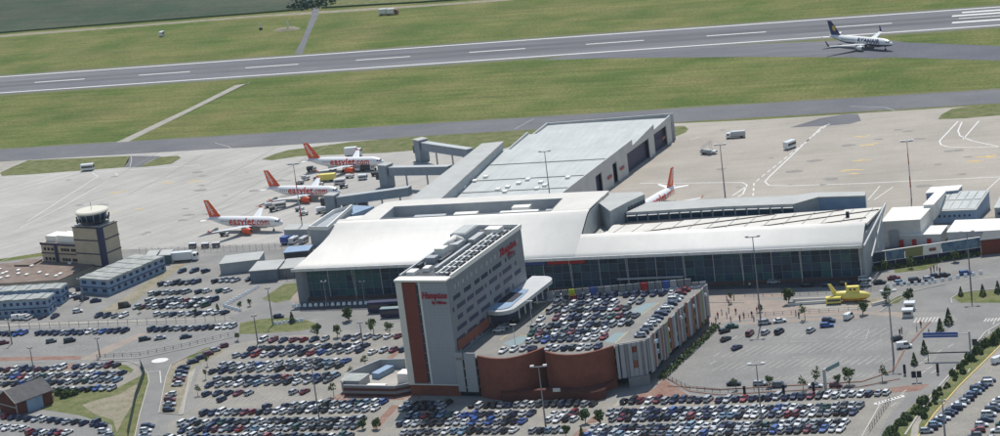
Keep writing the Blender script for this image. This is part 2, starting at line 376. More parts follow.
lines(mk, [[(0, 206), (58, 201.5)], [(28, 221), (98, 176.5), (92, 173)], [(115, 173), (118, 175), (60, 208), (20, 228)], [(0, 178), (96, 172), (160, 168), (200, 165)],
    [(700, 137), (690, 139.5)], [(868, 200), (880, 186)], [(874, 200), (893, 187)], [(985, 192), (1000, 178)]], .35, .04)
tag(mk.build('apron_markings', M['white']), kind='structure')
mk = MB(); mk.flat = True
lines(mk, [[(130, 167), (131.5, 160), (131, 156.5)], [(215, 143), (228, 146.5), (232, 149)], [(850, 106.5), (885, 107.5), (895, 111)],
    [(515, 129), (528, 122), (534, 119)], [(0, 238), (70, 207), (120, 184), (165, 166)], [(60, 250), (190, 192), (262, 160)],
    [(170, 250), (262, 204), (300, 190)], [(120, 250), (230, 195), (290, 166)], [(0, 262), (100, 221)]], .3, .042)
tag(mk.build('taxi_lines', M['faint']), kind='structure')
mk = MB(); mk.flat = True
for (x, y, n) in ((858, 137, 4), (862, 145.5, 5), (855, 161.5, 5), (842, 171, 6), (852, 174, 2), (968, 162, 5), (980, 158, 4), (988, 156.5, 3), (190, 182, 4), (165, 183, 3), (136, 210, 3), (112, 213, 2), (112, 193, 5)):
    for k in range(n):
        a = G(x+k*3.6+rnd.uniform(-1, 1), y-k*.3+rnd.uniform(-.9, .9)); L_ = rnd.uniform(.6, 1.6)
        mk.sheet(rect(a.x-L_, a.x+L_, a.y-.5, a.y+.5), .043+.0005*k)
tag(mk.build('stand_numbers', M['yellow']), kind='structure')
mk = MB(); mk.flat = True; g_ = random.Random(4)
for k in range(46):
    x, y = (g_.uniform(60, 290), g_.uniform(170, 235)) if k < 26 else (g_.uniform(720, 980), g_.uniform(130, 190)); c = G(x, y); r_ = g_.uniform(.6, 2.2)
    mk.sheet([(c.x+r_*1.6*math.cos(a)*g_.uniform(.7, 1.2), c.y+r_*math.sin(a)*g_.uniform(.7, 1.2)) for a in [i*math.pi/5 for i in range(10)]], .0445+.0001*k)
for k in range(7):
    x, y = g_.uniform(80, 270), g_.uniform(175, 225); mk.strip(PG([(x, y), (x+35, y-17), (x+75, y-40)]), .35, .0495+.0001*k)
tag(mk.build('oil_stains', mat('oil_stain', (.20, .19, .175), .8, (.27, .26, .24), .8, 4)), kind='structure')
# landside
ground('landside_ground', [(-600, 345), (0, 262), (60, 254), (110, 250), (170, 248), (300, 243), (640, 255), (870, 225), (930, 224), (1000, 216), (1500, 180), (1700, 900), (-900, 900)], .05, 'asphalt')
ground('parking_lot_surface', [(130, 312), (150, 290), (168, 268), (215, 262), (247, 280), (262, 290), (232, 308), (226, 316), (100, 322), (85, 320)], .06, 'lotl')
ground('parking_lot_surface', [(-30, 332), (0, 330), (128, 326.5), (238, 323.5), (243, 334), (190, 345), (140, 356.5), (97, 358), (-30, 362)], .06, 'lot')
ground('concrete_path', [(-30, 328), (0, 324.3), (60, 322), (100, 321), (232, 317.5), (236, 319), (100, 322.8), (0, 326.6), (-30, 331)], .066, 'pathc')
ground('concrete_path', [(82, 358.5), (108, 346), (140, 333), (150, 333), (116, 349), (98, 358), (84, 366), (74, 366)], .066, 'paving')
ground('worn_verge', [(0, 361), (0, 357.5), (70, 356), (82, 356), (80, 359.5)], .066, 'brickpave')
ground('dirt_strip', [(130, 305), (175, 272), (190, 262), (178, 262), (150, 280), (120, 300), (98, 313), (120, 312)], .064, 'earth')
ground('parking_lot_surface', [(-30, 368), (130, 362), (139, 368), (141, 376), (125, 386), (60, 396), (-30, 398)], .062, 'gravel')
ground('parking_lot_surface', [(-30, 412), (0, 411), (78, 417), (110, 424), (114, 450), (-30, 450)], .062, 'lot')
ground('grass_verge', [(46, 394), (118, 387.5), (140, 376), (150, 372), (156, 375), (152, 392), (132, 450), (114, 450), (112, 425), (78, 415), (40, 409)], .068, 'grass_land')
ground('bare_patch', [(82, 405), (100, 399), (118, 395), (137, 384), (139, 395), (124, 418), (117, 432), (113, 420), (95, 414)], .072, 'earth')
ground('worn_verge', [(66, 363), (75, 363), (76, 368), (64, 370)], .070, 'brickpave')
ground('grass_verge', [(117, 364), (126, 365), (134, 370), (131, 373), (118, 369)], .07, 'grass_land')
ground('road', [(-60, 372), (0, 366), (130, 361.5), (139, 365), (147, 373), (149, 381), (139, 414), (133, 450), (163, 450), (160, 430), (159, 413), (166, 377), (170, 365), (205, 349.5), (250, 341), (300, 333), (370, 327), (400, 322), (400, 312), (330, 316), (300, 327), (250, 333), (235, 335), (190, 347), (140, 357.5), (97, 359.5), (-60, 366)], .074, 'road')
ground('road', [(240, 322), (228, 318), (262, 304), (290, 295), (330, 305), (372, 303), (530, 296), (700, 291), (870, 280), (1000, 258), (1300, 215), (1300, 228), (1000, 272), (950, 284), (900, 291), (870, 297), (700, 301), (530, 316), (340, 316), (300, 320), (262, 318)], .076, 'road')
ground('front_road_shade', [(300, 303.5), (372, 301), (530, 294.5), (700, 285.5), (868, 277.5), (868, 285), (700, 292.5), (530, 302.5), (372, 310), (300, 312)], .0775, 'roadshade')  # dark strip painted over the road to deepen the shade below the roof
ground('grass_verge', [(240, 323), (262, 319), (290, 318), (306, 320), (322, 326), (300, 331), (255, 334), (239, 334)], .084, 'grass_land')
ground('grass_verge', [(262, 299), (284, 284), (301, 282.5), (303, 287), (290, 300), (276, 303)], .084, 'grass_land')
ground('brick_forecourt', [(302, 287), (304, 301.5), (296, 302), (290, 303), (292, 297)], .086, 'paving')
# middle parking field
ground('parking_lot_surface', [(205, 352), (262, 337), (400, 331), (415, 345), (400, 372), (345, 395), (310, 402), (200, 403), (192, 395)], .064, 'gravel')
ground('parking_lot_surface', [(168, 424), (200, 404), (420, 398), (640, 402), (900, 392), (905, 398), (886, 420), (872, 450), (168, 450)], .062, 'gravel')
ground('island_verge', [(170, 366), (187, 357), (212, 346), (228, 343), (222, 353), (196, 366), (190, 374), (181, 413), (160, 413), (166, 380)], .068, 'earth')
ground('path_strip', [(191, 371), (196, 368), (186, 400), (183, 415), (178, 415), (184, 395)], .08, 'pathc')
ground('grass_verge', [(186, 357.5), (205, 348), (212, 347), (200, 357), (188, 361)], .08, 'grass_land')
ground('red_walkway', [(325, 402), (345, 391), (372, 372), (396, 350), (401, 350), (380, 372), (352, 393), (420, 391), (420, 399), (330, 403)], .078, 'brickpave')
ground('concrete_path', [(352, 450), (380, 425), (405, 398), (420, 396), (412, 402), (388, 420), (362, 450)], .079, 'paving')
ground('red_walkway', [(372, 426), (392, 405), (399, 406), (384, 423), (375, 430)], .085, 'brickpave')
ground('concrete_path', [(606, 414), (618, 401), (626, 399), (612, 412), (590, 431), (580, 445), (570, 445)], .079, 'pathc')
ground('red_walkway', [(585, 424), (592, 417), (604, 415), (598, 422), (580, 425)], .085, 'brickpave')
ground('red_walkway', [(572, 436), (580, 429), (588, 429), (580, 438)], .085, 'brickpave')
ground('red_walkway', [(641, 393), (655, 388), (664, 379), (690, 396), (720, 399), (860, 392), (905, 386), (930, 384), (920, 391), (885, 393), (720, 401.5), (626, 401.5)], .085, 'brickpave')
# right-hand parking field
ground('parking_lot_surface', [(664, 378), (700, 345), (712, 322), (740, 318), (868, 312), (902, 310), (915, 318), (900, 350), (890, 372), (862, 381), (720, 389), (690, 389)], .064, 'lot')
ground('forecourt_paving', [(708, 300), (745, 290), (770, 300), (870, 312), (905, 304), (920, 290), (930, 300), (905, 318), (868, 314), (740, 320), (712, 324), (700, 345), (672, 372), (655, 386), (652, 382), (700, 335)], .07, 'paving')
ground('forecourt_paving', [(708, 290), (780, 288), (784, 297), (708, 303)], .08, 'paving')
ground('red_walkway', [(738, 322), (868, 315), (868, 318), (738, 325)], .08, 'paving')
ground('roundabout_road', [(880, 312), (893, 300), (915, 291), (945, 285), (1000, 277), (1300, 240), (1300, 330), (1000, 322), (965, 326), (950, 312), (920, 312)], .08, 'road')
ground('grass_verge', [(952, 297), (960, 293), (980, 291), (1010, 290), (1010, 303), (960, 303)], .088, 'grass_land')
ground('grass_verge', [(893, 266), (910, 262), (935, 260.5), (940, 263), (925, 270), (895, 273)], .088, 'grass_land')
ground('grass_verge', [(888, 300), (896, 297), (908, 296), (898, 303), (888, 305)], .088, 'grass_land')
ground('road', [(965, 326), (1000, 322), (1060, 320), (1060, 330), (1000, 326), (985, 335), (962, 362), (930, 398), (905, 436), (900, 450), (872, 450), (886, 420), (905, 398), (920, 380), (945, 345)], .082, 'road')
ground('road', [(662, 380), (690, 393), (720, 396), (860, 388), (905, 380), (940, 340), (955, 322), (930, 322), (905, 350), (893, 372), (862, 383), (720, 391), (690, 390)], .08, 'road')
ground('grass_verge', [(881, 450), (881, 436), (905, 413), (922, 397), (934, 393), (926, 405), (912, 427), (908, 450)], .092, 'grass_land')
ground('concrete_path', [(908, 450), (912, 427), (926, 405), (938, 392), (942, 395), (930, 412), (918, 436), (916, 450)], .09, 'pathc')
ground('grass_verge', [(919, 425), (930, 405), (950, 378), (975, 348), (1000, 326), (1040, 300), (1040, 315), (1000, 345), (960, 384), (935, 412), (918, 436)], .092, 'grass_land')
ground('parking_lot_surface', [(912, 450), (918, 436), (935, 412), (960, 384), (1000, 345), (1040, 318), (1300, 318), (1300, 450)], .086, 'gravel')
ground('stone_circle', [(800, 306), (830, 303), (870, 300), (885, 299), (888, 303), (870, 308), (840, 311), (820, 310)], .09, 'pathc')
ground('planting_bed', [(856, 300), (880, 298), (884, 302), (866, 307), (852, 306)], .096, 'earth')

# kerbs and lot markings
def kerb(pts, m='stone', wd=.3, h=.14, name='kerb'):
    tag(MB().wall(PG(pts), wd, .05, .05+h+.05).build(name, M[m]), kind='structure')
kerb([(97, 359.8), (130, 361.8), (141, 366), (148, 374), (149, 382), (140, 414), (134, 440)])
kerb([(240, 335.5), (190, 348), (140, 358.5), (97, 360)])
kerb([(226, 344), (190, 355.5), (171, 365), (166, 378), (159, 413), (183, 415)])
kerb([(190, 372), (183, 414)])
kerb([(952, 304), (951, 299), (958, 294), (975, 291), (1005, 289)])
kerb([(1000, 324), (985, 333), (962, 361), (930, 397), (905, 435)], wd=.5)
kerb([(930, 322), (905, 349), (893, 371), (862, 381.8), (720, 389.8), (668, 386)], 'brickpave', .5)
kerb([(668, 379), (690, 391.5), (720, 395), (860, 387), (900, 379)], 'brickpave', .5)
kerb([(1040, 317), (1000, 346.5), (960, 385.5), (935, 413.5), (918, 437)], 'yellow', .4)
kerb([(890, 301), (897, 297), (915, 291), (945, 284.5)])
kerb([(880, 312), (893, 302), (905, 297)])
kerb([(744, 303), (700, 302)], 'stone', .4)
mk = MB(); mk.flat = True
def bays(a, b, n, az, ln, z=.1, wd=.17):
    A, B_ = G(*a), G(*b); d = Vector((math.cos(R(az)), math.sin(R(az)), 0))*ln
    for k in range(n+1):
        p = A.lerp(B_, k/n); mk.strip([p, p+d], wd, z)
bays((722, 357), (864, 350), 18, 66, 9.5); bays((712, 371), (866, 364), 19, 66, 7.5); bays((735, 340), (800, 337), 8, 66, 4.5)
bays((826, 339), (880, 336.5), 6, 66, 8.5); bays((842, 366), (882, 364), 5, 66, 5); bays((760, 382), (868, 377), 16, 66, 3.8)
bays((0, 345), (130, 340), 24, 72, 4.4); bays((20, 352), (105, 349), 15, 72, 4.2); bays((150, 345), (215, 342), 8, 72, 6)
bays((112, 355), (150, 353), 7, 72, 3.5)
bays((202, 404), (345, 400), 25, 80, 4)
lines(mk, [[(866, 339), (869, 330), (852, 331), (846, 338), (866, 339)], [(793, 357.5), (806, 357)], [(796, 373), (811, 372)], [(890, 382.5), (897, 381)], [(790, 342), (818, 341)]], .2, .1)
for (x, y) in ((919, 364), (926, 359), (933, 372), (929, 368), (922, 373), (938, 352), (734, 338), (716, 355), (712, 363), (903, 392), (950, 346), (893, 405), (901, 395)):
    mk.strip(PG([(x-2, y+1.5), (x+3.5, y-2)]), .3, .1)
for k in range(7): mk.strip(PG([(914+k*3.6, 323-k*.15), (917+k*3.6, 318-k*.15)]), .55, .1)
for k in range(6): mk.strip(PG([(984+k*3.4, 322-k*.2), (986.6+k*3.4, 318.6-k*.2)]), .55, .1)
for k in range(6): mk.strip(PG([(968+k*5, 372-k*9.5), (970+k*5, 368.5-k*9.5)]), .3, .1)
for (x0, y0, x1, y1) in ((880, 404, 862, 436), (884, 400, 902, 398)): mk.strip(PG([(x0, y0), (x1, y1)]), .3, .1)
tag(mk.build('parking_bay_lines', M['faint']), kind='structure')
mk = MB(); mk.flat = True
for i in range(9):
    a = G(902-i*3.2, 396.5+i*.9); mk.sheet([(a.x-.7, a.y-.5), (a.x+.8, a.y-.7), (a.x+.4, a.y+.9), (a.x-.5, a.y+.7)], .11)
e = G(160, 360.5); mk.sheet([(e.x+2.7*math.cos(t), e.y+2.4*math.sin(t)) for t in [k*math.pi/8 for k in range(16)]], .11)
lines(mk, [[(148, 372), (160, 371), (161, 383)], [(104, 364), (140, 362.5)]], .25, .11)
tag(mk.build('road_markings', M['white']), kind='structure')
# ------------------------------------------------------------------ terminal
T = thing('terminal_building', 'long airport terminal with a curved white roof over a tall green glass front', 'terminal', (0, -6, 0))
PROF = [(-9.6, 11.6), (-7.6, 12.7), (-4.6, 14.0), (-1, 15.4), (3, 17.0), (6.5, 18.5), (9.5, 19.8), (12, 20.6), (14, 20.95)]
def xl(y):                       # left edge of the roof in plan
    return -90.3+8.3*max(0, min(1, (y+9.6)/15.6))**.8 if y < 7 else -81.5
def shell(mb, xa, xb, prof, th=.45):
    n = len(prof); vs = []
    for (y, z) in prof: vs.append((xa(y) if callable(xa) else xa, y, z))
    for (y, z) in prof: vs.append((xb, y, z))
    for (y, z) in prof: vs.append((xa(y) if callable(xa) else xa, y+.05, z-th))
    for (y, z) in prof: vs.append((xb, y+.05, z-th))
    fs = []
    for i in range(n-1):
        fs += [(i, i+1, n+i+1, n+i), (2*n+i, 3*n+i, 3*n+i+1, 2*n+i+1), (i, 2*n+i, 2*n+i+1, i+1), (n+i, n+i+1, 3*n+i+1, 3*n+i)]
    fs += [(0, n, 3*n, 2*n), (n-1, 3*n-1, 4*n-1, 2*n-1)]
    return mb.add(vs, fs)
XR = 4.6                         # where the high vault ends and the low ribbed roof begins
mb = MB(); shell(mb, xl, XR, PROF); mb.build('curved_roof', M['roofw'], T, True)
# flat high roof behind the vault, in pieces round the plant well
mb = MB()
mb.prism([(-81.6, 14.02), (-66.5, 14.02), (-66.5, 29), (-73.5, 29), (-74.5, 17), (-81.6, 16)], 20.55, 21.0)
mb.prism([(-73.4, 29.02), (XR+1, 29.02), (6.0, 36.5), (-66, 37.5), (-72, 36)], 20.55, 21.0)
mb.prism([(-8.0, 14.02), (XR, 14.02), (5.4, 28.98), (-8.0, 28.98)], 20.55, 21.0)
mb.build('flat_roof', mat('flat_roof_white', (.62, .60, .56), .6, (.56, .545, .51), .12, 4), T)
mb = MB(); mb.wall([(-66.5, 29), (-66.5, 14), (-8, 14), (-8, 29), (-66.5, 29)], .3, 16.5, 21.15); mb.build('well_wall', M['wall_g'], T)
MB().box(-66.3, -8.1, 14.2, 28.8, 16.6, 16.9).build('well_floor', M['roof_grey'], T)
for (x0, x1, y0, y1, h) in ((-62, -45, 15, 19, 2.4), (-43.5, -28, 15.5, 19.5, 2.7), (-27, -14, 17, 21, 3.0), (-58, -47, 21, 25, 2.0), (-44, -36, 22.5, 25.5, 2.2), (-24, -18, 23, 26.5, 3.4), (-13, -9.5, 15, 26, 1.6)):
    MB().box(x0, x1, y0, y1, 16.9, 16.9+h).build('plant_unit', M['roofw'] if h > 2.1 else M['metal'], T)
for k in range(12):
    p = MB(); x = -60+k*4.4; p.tube((x, 20, 16.9), (x, 20, 19.2), .25); p.build('roof_vent', M['metal'], T)
# fascia along the front
MB().box(-90.4, 94.2, -10.1, -9.65, 11.0, 11.95).build('fascia', M['white'], T)
MB().box(-90.0, 94.0, -9.6, -6.9, 10.95, 11.12).build('soffit', M['wall_g'], T)
# right-hand low vault + ribbed roof
PR2 = PROF[:4]+[(1.2, 16.25), (1.8, 15.9)]
mb = MB(); shell(mb, XR+.02, 94.3, PR2); mb.build('curved_roof', M['roofw'], T, True)
mb = MB(); mb.prism([(12, 1.85), (94.6, 1.85), (97.2, 20), (12, 13.5)], 14.9, 15.5); mb.build('ribbed_roof', mat('ribbed_roof_white', (.64, .615, .56), .6, (.57, .55, .50), .2, 4), T)
for k in range(14):              # truss lines running over the ribbed roof
    x = 14+k*6.0
    a, b = (x, 2), (x+2.4, 13.0+(x-14)*.077)
    MB().wall([a, b], .12, 15.52, 15.68).build('roof_truss', M['metal'], T)
for (a, b) in (((620, 224), (690, 211)), ((632, 234.5), (776, 212.2)), ((692, 231.5), (845, 207.5)), ((750, 228.5), (879, 209)), ((810, 225), (866, 217))):
    pa, pb = G(*a, 15.8), G(*b, 15.8); MB().wall([(max(pa.x,12.5), max(pa.y,2.0)), (pb.x, min(pb.y, 13+(pb.x-14)*.077))], .14, 15.52, 15.8).build('roof_truss', M['tarroof'], T)
mb = MB(); a = G(847.5, 214, 16.5); mb.box(a.x-.5, a.x+.5, a.y-.5, a.y+.5, 15.5, 17.2); mb.build('roof_vent', M['dark'], T)
# drop wall of the high roof down to the low one
n = len(PROF); mb = MB(); vs = [(XR+.25, y, z-.5) for y, z in PROF]+[(XR+1.1, 36, 20.5)]
mb.add(vs+[(v[0], v[1], 11) for v in vs], [(i, i+1, len(vs)+i+1, len(vs)+i) for i in range(len(vs)-1)]); mb.build('roof_end_wall', M['wall_w'], T)
MB().box(XR+.3, 12, 1.9, 30, 10.6, 12.6).build('recess_floor', M['roof_grey'], T)
MB().box(12, 12.3, 1.9, 13.4, 12.6, 14.9).build('recess_wall', M['wall_g'], T)
for k in range(5): MB().box(6+k*1.1, 6.7+k*1.1, 4+k*.9, 6.4+k*.9, 12.6, 13.6+.2*k).build('plant_unit', M['roofw'], T)
# bulk below the roofs
MB().prism([(-81, -4.2), (93.2, -4.2), (95.8, 15), (12, 10), (5, 30), (-66, 36), (-73, 28), (-74, 14), (-81, 12)], 0, 11).build('inner_block', M['dark'], T)
mb = MB(); vs = [(xl(y)+1.0, y, z-.5) for y, z in PROF]+[(-81.2, 15.8, 20.4)]
mb.add(vs+[(v[0], v[1], 0) for v in vs], [(i, i+1, len(vs)+i+1, len(vs)+i) for i in range(len(vs)-1)]); mb.build('end_wall', M['wall_g'], T)
MB().wall([(-81.1, 15.9), (-74, 16.9), (-73, 28.8), (-71.5, 35.9), (-65.8, 37.3), (5.8, 36.3)], .4, 0, 20.5).build('rear_wall', M['wall_w'], T)
# right end: sloping truss and wall
MB().prism([(93.0, -5.5), (94.0, -5.5), (96.9, 19.5), (95.9, 19.5)], 0, [13.0, 13.0, 14.8, 14.8]).build('end_wall', M['wall_g'], T)
for (a, b) in (((94.9, -9.5, 11.6), (98.2, 20, 16.6)), ((98.2, 20, 16.6), (95.8, -2, 6)), ((96.6, 7, 14.4), (96.6, 7, 6))):
    mb = MB(); mb.tube(a, b, .28, n=6); mb.build('end_truss', M['lamp'], T)
# glass front: panes, mullions, transoms
GX0, GX1, GY = -88.5, 93.0, -5.9
MB().box(GX0, GX1, GY+.02, -4.3, 0, 11.0).build('inner_wall', M['dark'], T)
MB().box(GX0, GX1, GY-1.0, GY-.15, 0, 1.2).build('plinth', M['plinth'], T)
zs = [1.25, 3.6, 6.0, 8.4, 10.9]; NB = 60; bw = (GX1-GX0)/NB
pane = {}
for mname in ('glass', 'glass2', 'glass3'):
    q = MB(); q.box(.06, bw-.06, -.05, .05, .05, 2.3); pane[mname] = q.mesh('pane', M[mname])
for i in range(NB):
    for j in range(4):
        k = 'glass2' if (i < 9 and rnd.random() < .7) or rnd.random() < .12+.1*(j == 0) else ('glass3' if rnd.random() < .45 else 'glass')
        link_mesh('pane', pane[k], T, (GX0+i*bw, GY+6-.08, zs[j]))
q = MB(); q.box(-.07, .07, -.16, .0, 0, 9.7); ml = q.mesh('mullion', M['mull'])
q = MB(); q.box(-.08, .08, -.3, .0, 0, 9.7); mlw = q.mesh('mullion', M['lamp'])
for i in range(0, NB+1): link_mesh('mullion', mlw if i % 3 == 0 else ml, T, (GX0+i*bw, GY+6-.16, 1.22))
for z in zs[:-1]:
    MB().box(GX0, GX1, GY-.42, GY-.33, z-.07, z+.05).build('transom', M['mull'], T)
q = MB(); q.tube((0, 0, 0), (0, -1.6, 11.0), .09, n=6); cl_ = q.mesh('column', M['lamp'])
for i in range(0, NB+1, 6): link_mesh('column', cl_, T, (GX0+i*bw, GY+6-1.0, 0))
# left glass end
mb = MB(); mb.box(-88.9, -88.55, -5.9, 3, .05, 11.0); mb.build('side_glass', M['glass2'], T)
MB().box(-23.5, -6, GY-.62, GY-.5, 8.9, 10.6).build('sign_panel', M['bluep'], T)
MB().box(-5.5, 7, GY-.62, GY-.5, 8.9, 10.6).build('sign_panel', M['redp'], T)
mb = MB(); mb.wall([(17, -7.2), (38, -7.2)], 1.2, 3.4, 3.7); mb.wall([(-22, -7.6), (-6, -7.6)], 1.5, 3.4, 3.9); mb.build('entrance_canopy', M['lamp'], T)

# ------------------------------------------------------------------ hall behind the terminal
HL = thing('departure_hall', 'low wide hall with pale green metal roof steps and a white wall with dark doorways', 'hall', (-40, 120, 0))
def hx(y): return -6.7-.1305*(196.4-y)
def lx(y): return -64.5+7.5*max(0, (y-143)/50)
ys = [(44, 149, 9.0, 10.6), (149, 173, 8.6, 10.6), (173, 192, 8.7, 9.6)]
for (a, b, za, zb) in ys:
    mb = MB(); mb.prism([(lx(a), a+.02), (hx(a)-.3, a+.02), (hx(b)-.3, b-.02), (lx(b), b-.02)], 7.5, [za, za, zb, zb]); mb.build('roof_bay', M['roof_hall'], HL)
    MB().wall([(hx(a), a), (hx(b), b)], .5, 8.05, [za+.9, zb+1.1]).build('parapet', M['cladh'], HL)
    if a > 100: MB().wall([(lx(a), a), (lx(b), b)], .5, 0, [za+.6, zb+1.0]).build('parapet', M['cladh'], HL)
MB().wall([(lx(192)-.3, 192.2), (hx(196), 196.2)], .5, 0, 10.4).build('rear_parapet', M['cladh'], HL)
MB().prism([(lx(44), 44), (hx(44)-1.6, 44), (hx(192)-1.6, 192), (lx(192), 191.5)], 0, 7.4).build('inner_block', M['dark'], HL)
for yy, zz in ((149.3, 8.6), (173.3, 8.7)): MB().wall([(lx(yy), yy), (hx(yy)-.5, yy+.01)], .5, zz-.3, zz+.9).build('roof_seam', M['wall_b'], HL)
for yy in (70, 88, 104, 126):
    xa, xb = lx(yy), hx(yy)-.5; zz = 9.0+(yy-44)/105*1.6
    MB().wall([(xa, yy), (xb, yy+.01)], .45, zz-.2, zz+.28).build('roof_seam', M['roof_grey'], HL)
q = MB(); q.box(-.8, .8, -1.1, 1.1, 0, .7); rl = q.mesh('rooflight', M['roofw'])
for (x, y) in ((453, 196), (447, 192), (463, 188), (475, 182), (498, 190), (508, 187.5), (519, 184), (528, 180.5), (537, 189), (545, 186), (541, 183), (568, 178.5), (505, 192), (486, 178)):
    a = G(x, y, 9.8); link_mesh('rooflight', rl, HL, (a.x+40, a.y-120, 9.0+(a.y-44)/105*1.6))
for (x0, x1, y0, y1) in ((-58, -50, 56, 68), (-60, -57, 50, 55), (-52, -44, 46, 47.5)): MB().box(x0, x1, y0, y1, 9.2, 10.9).build('rooflight_box', M['roofw'], HL)
def wy(px):                      # world y of the hall's foot at photo x
    return G(px, 194-(px-604)*.764, 0).y
doors = sorted([(wy(599.5), wy(605.5)), (wy(616), wy(620)), (wy(630), wy(651)), (wy(656), wy(668))])
cur = 44.0
for (a, b) in doors+[(192, 192)]:
    nn = max(1, round((a-cur)/7)); 
    for k in range(nn):
        ya, yb = cur+(a-cur)*k/nn+.04, cur+(a-cur)*(k+1)/nn-.04
        if yb > ya: MB().wall([(hx(ya)-.05, ya), (hx(yb)-.05, yb)], .35, 0, 8.0).build('wall_panel', M['cladh'], HL)
    if b > a: MB().wall([(hx(a)-1.2, a), (hx(b)-1.2, b)], .1, 0, 7.95).build('doorway', M['navy'], HL)
    cur = b
for (px) in (612, 624, 664): 
    y = wy(px); MB().wall([(hx(y)+.35, y-2.2), (hx(y+2.2)+.35, y+2.2)], .1, 3.6, 4.6).build('sign_panel', M['redp'] if px < 660 else M['terra'], HL)
# pier walkway
PW = thing('pier_walkway', 'long raised grey walkway running along the left side of the hall to the jet bridges', 'walkway', (-67, 95, 0))
a0, a1, b0, b1 = Vector((-74.5, 50)), Vector((-62.5, 52)), Vector((-70.5, 147)), Vector((-63.2, 148.5))
MB().prism([a0, a1, b1, b0], 4.2, 13.4).build('wall', M['wall_g'], PW)
MB().prism([a0+Vector((-.5, 0)), a1+Vector((.5, 0)), b1+Vector((.5, .4)), b0+Vector((-.5, .4))], 13.42, 13.9).build('roof', M['roof_grey'], PW)
MB().prism([a0+Vector((1, 1)), a1+Vector((-1, 1)), b1+Vector((-1, -1)), b0+Vector((1, -1))], 0, 4.18).build('undercroft', M['dark'], PW)
MB().wall([b0+Vector((.6, .25)), b1+Vector((-.6, .25))], .1, 7, 12.6).build('window', M['glass3'], PW)
# jet bridges
for (bx, by, tx, ty, ttz, lab) in ((423, 161, 470, 151, 11.5, 'grey jet bridge farthest back, beside the grass, with a tall stair block'),
        (388, 187, 450, 168, 11.5, 'middle grey jet bridge reaching toward the rear orange-tailed airliner'),
        (334, 213, 410, 189, 7.0, 'nearest grey jet bridge, at the nose of the second orange-tailed airliner')):
    c = G(bx, by); e = G(tx, ty, 9); e.x = min(e.x, -72.5)
    J = thing('jet_bridge', lab, 'jet bridge', (c.x, c.y, 0), 0, 'jet bridges along the pier')
    d = (Vector((e.x, e.y))-Vector((c.x, c.y))); L_ = d.length; d = d/L_; ang = math.atan2(d.y, d.x)
    hb_ = 7.0 if ttz < 8 else 8.8
    MB().cbox(c.x, c.y, hb_/2, 4.2, 4.2, hb_, ang).build('stair_block', M['wall_b'], J)
    MB().cbox(c.x, c.y, hb_+.2, 4.6, 4.6, .4, ang).build('roof', M['roof_grey'], J)
    st = Vector((c.x, c.y))+d*2.6; en = Vector((e.x, e.y))
    MB().wall([st, en], 2.8, [hb_-3.9, 6.6], [hb_-.8, 9.7]).build('tunnel', M['wall_b'], J)
    MB().wall([st, en], 3.1, [hb_-.78, 9.72], [hb_-.55, 9.95]).build('tunnel_roof', M['metal'], J)
    for t in (.25, .6, .85):
        p = st.lerp(en, t); q = MB(); q.tube((p.x, p.y, 0), (p.x, p.y, hb_-3.85+(10.4-hb_)*t), .35, n=6); q.build('support_leg', M['metal'], J)
    MB().cbox(c.x-d.x*3.3, c.y-d.y*3.3, 4.6, 1.8, 3.2, 3.0, ang).build('cab', M['darkm'], J)

# gate pier on the right behind the ribbed roof
GPi = thing('gate_pier', 'long low gate building with a grey roof and dark windows behind the white ribbed roof', 'building', (44, 18, 0))
front = PG([(626, 212.5), (723, 206.5), (794, 203.8), (818, 197), (865, 195.6)], 17.2)
back_ = PG([(645, 202.5), (723, 198.3), (796, 195.2), (815.5, 192.3), (865.5, 191.6)], 17.2)
for i in range(4):
    qd = [front[i], front[i+1], back_[i+1], back_[i]]
    MB().prism(qd, 0, 16.7).build('wall', M['wall_g'] if i != 3 else M['bcabin'], GPi)
    MB().prism(qd, 16.72, 17.2).build('roof', M['roof_grey'], GPi)
for i in range(2):
    nb = 9 if i == 0 else 6
    for k in range(nb):
        a = front[i].lerp(front[i+1], (k+.08)/nb)+Vector((0, -.12)); b = front[i].lerp(front[i+1], (k+.92)/nb)+Vector((0, -.12))
        MB().wall([a, b], .12, 14.2, 15.7).build('window', M['glass'], GPi)
        MB().wall([a+Vector((0, -.5)), b+Vector((0, -.5))], .9, 16.1, 16.25).build('sunshade', M['roofw'], GPi)
# link block at the corner
LB = thing('link_block', 'curved pale roof block linking the terminal with the hall and the gate building', 'building', (6, 40, 0))
poly = PG([(600, 203.5), (583, 195.5), (600, 193.2), (641, 191.6), (644.5, 194), (627, 202), (610, 211)], 20)
MB().prism(poly, 0, 19.4).build('wall', M['wall_g'], LB); MB().prism(poly, 19.42, 19.95).build('roof', M['roof_grey'], LB)
a, b = poly[5], poly[4]
for k in range(6):
    p = a.lerp(b, (k+.1)/6)+Vector((.15, -.12)); q = a.lerp(b, (k+.8)/6)+Vector((.15, -.12)); MB().wall([p, q], .1, 15.5, 18.3).build('window', M['glass3'], LB)

# left annexes by the terminal
AX = thing('service_annex', 'flat grey block with a sunken yard at the left end of the terminal roof', 'building', (-95, 60, 0))
pa = PG([(309, 227), (327, 227.5), (352, 205), (334, 210.5)], 7)
MB().prism(pa, 0, 6).build('wall', M['wall_g'], AX)
MB().wall(pa+[pa[0]], .5, 6.02, 7.3).build('parapet', M['roofw'], AX)
pb = PG([(333, 224), (352, 224.5), (368, 214), (349, 216)], 9)
MB().prism(pb, 0, 8.2).build('wall', M['wall_g'], AX); MB().prism(pb, 8.22, 8.7).build('roof', M['roofw'], AX)
pc = PG([(338, 211), (352, 213), (374, 205), (350, 203.5)], 5)
MB().prism(pc, 0, 4.5).build('wall', M['bcabin'], AX)

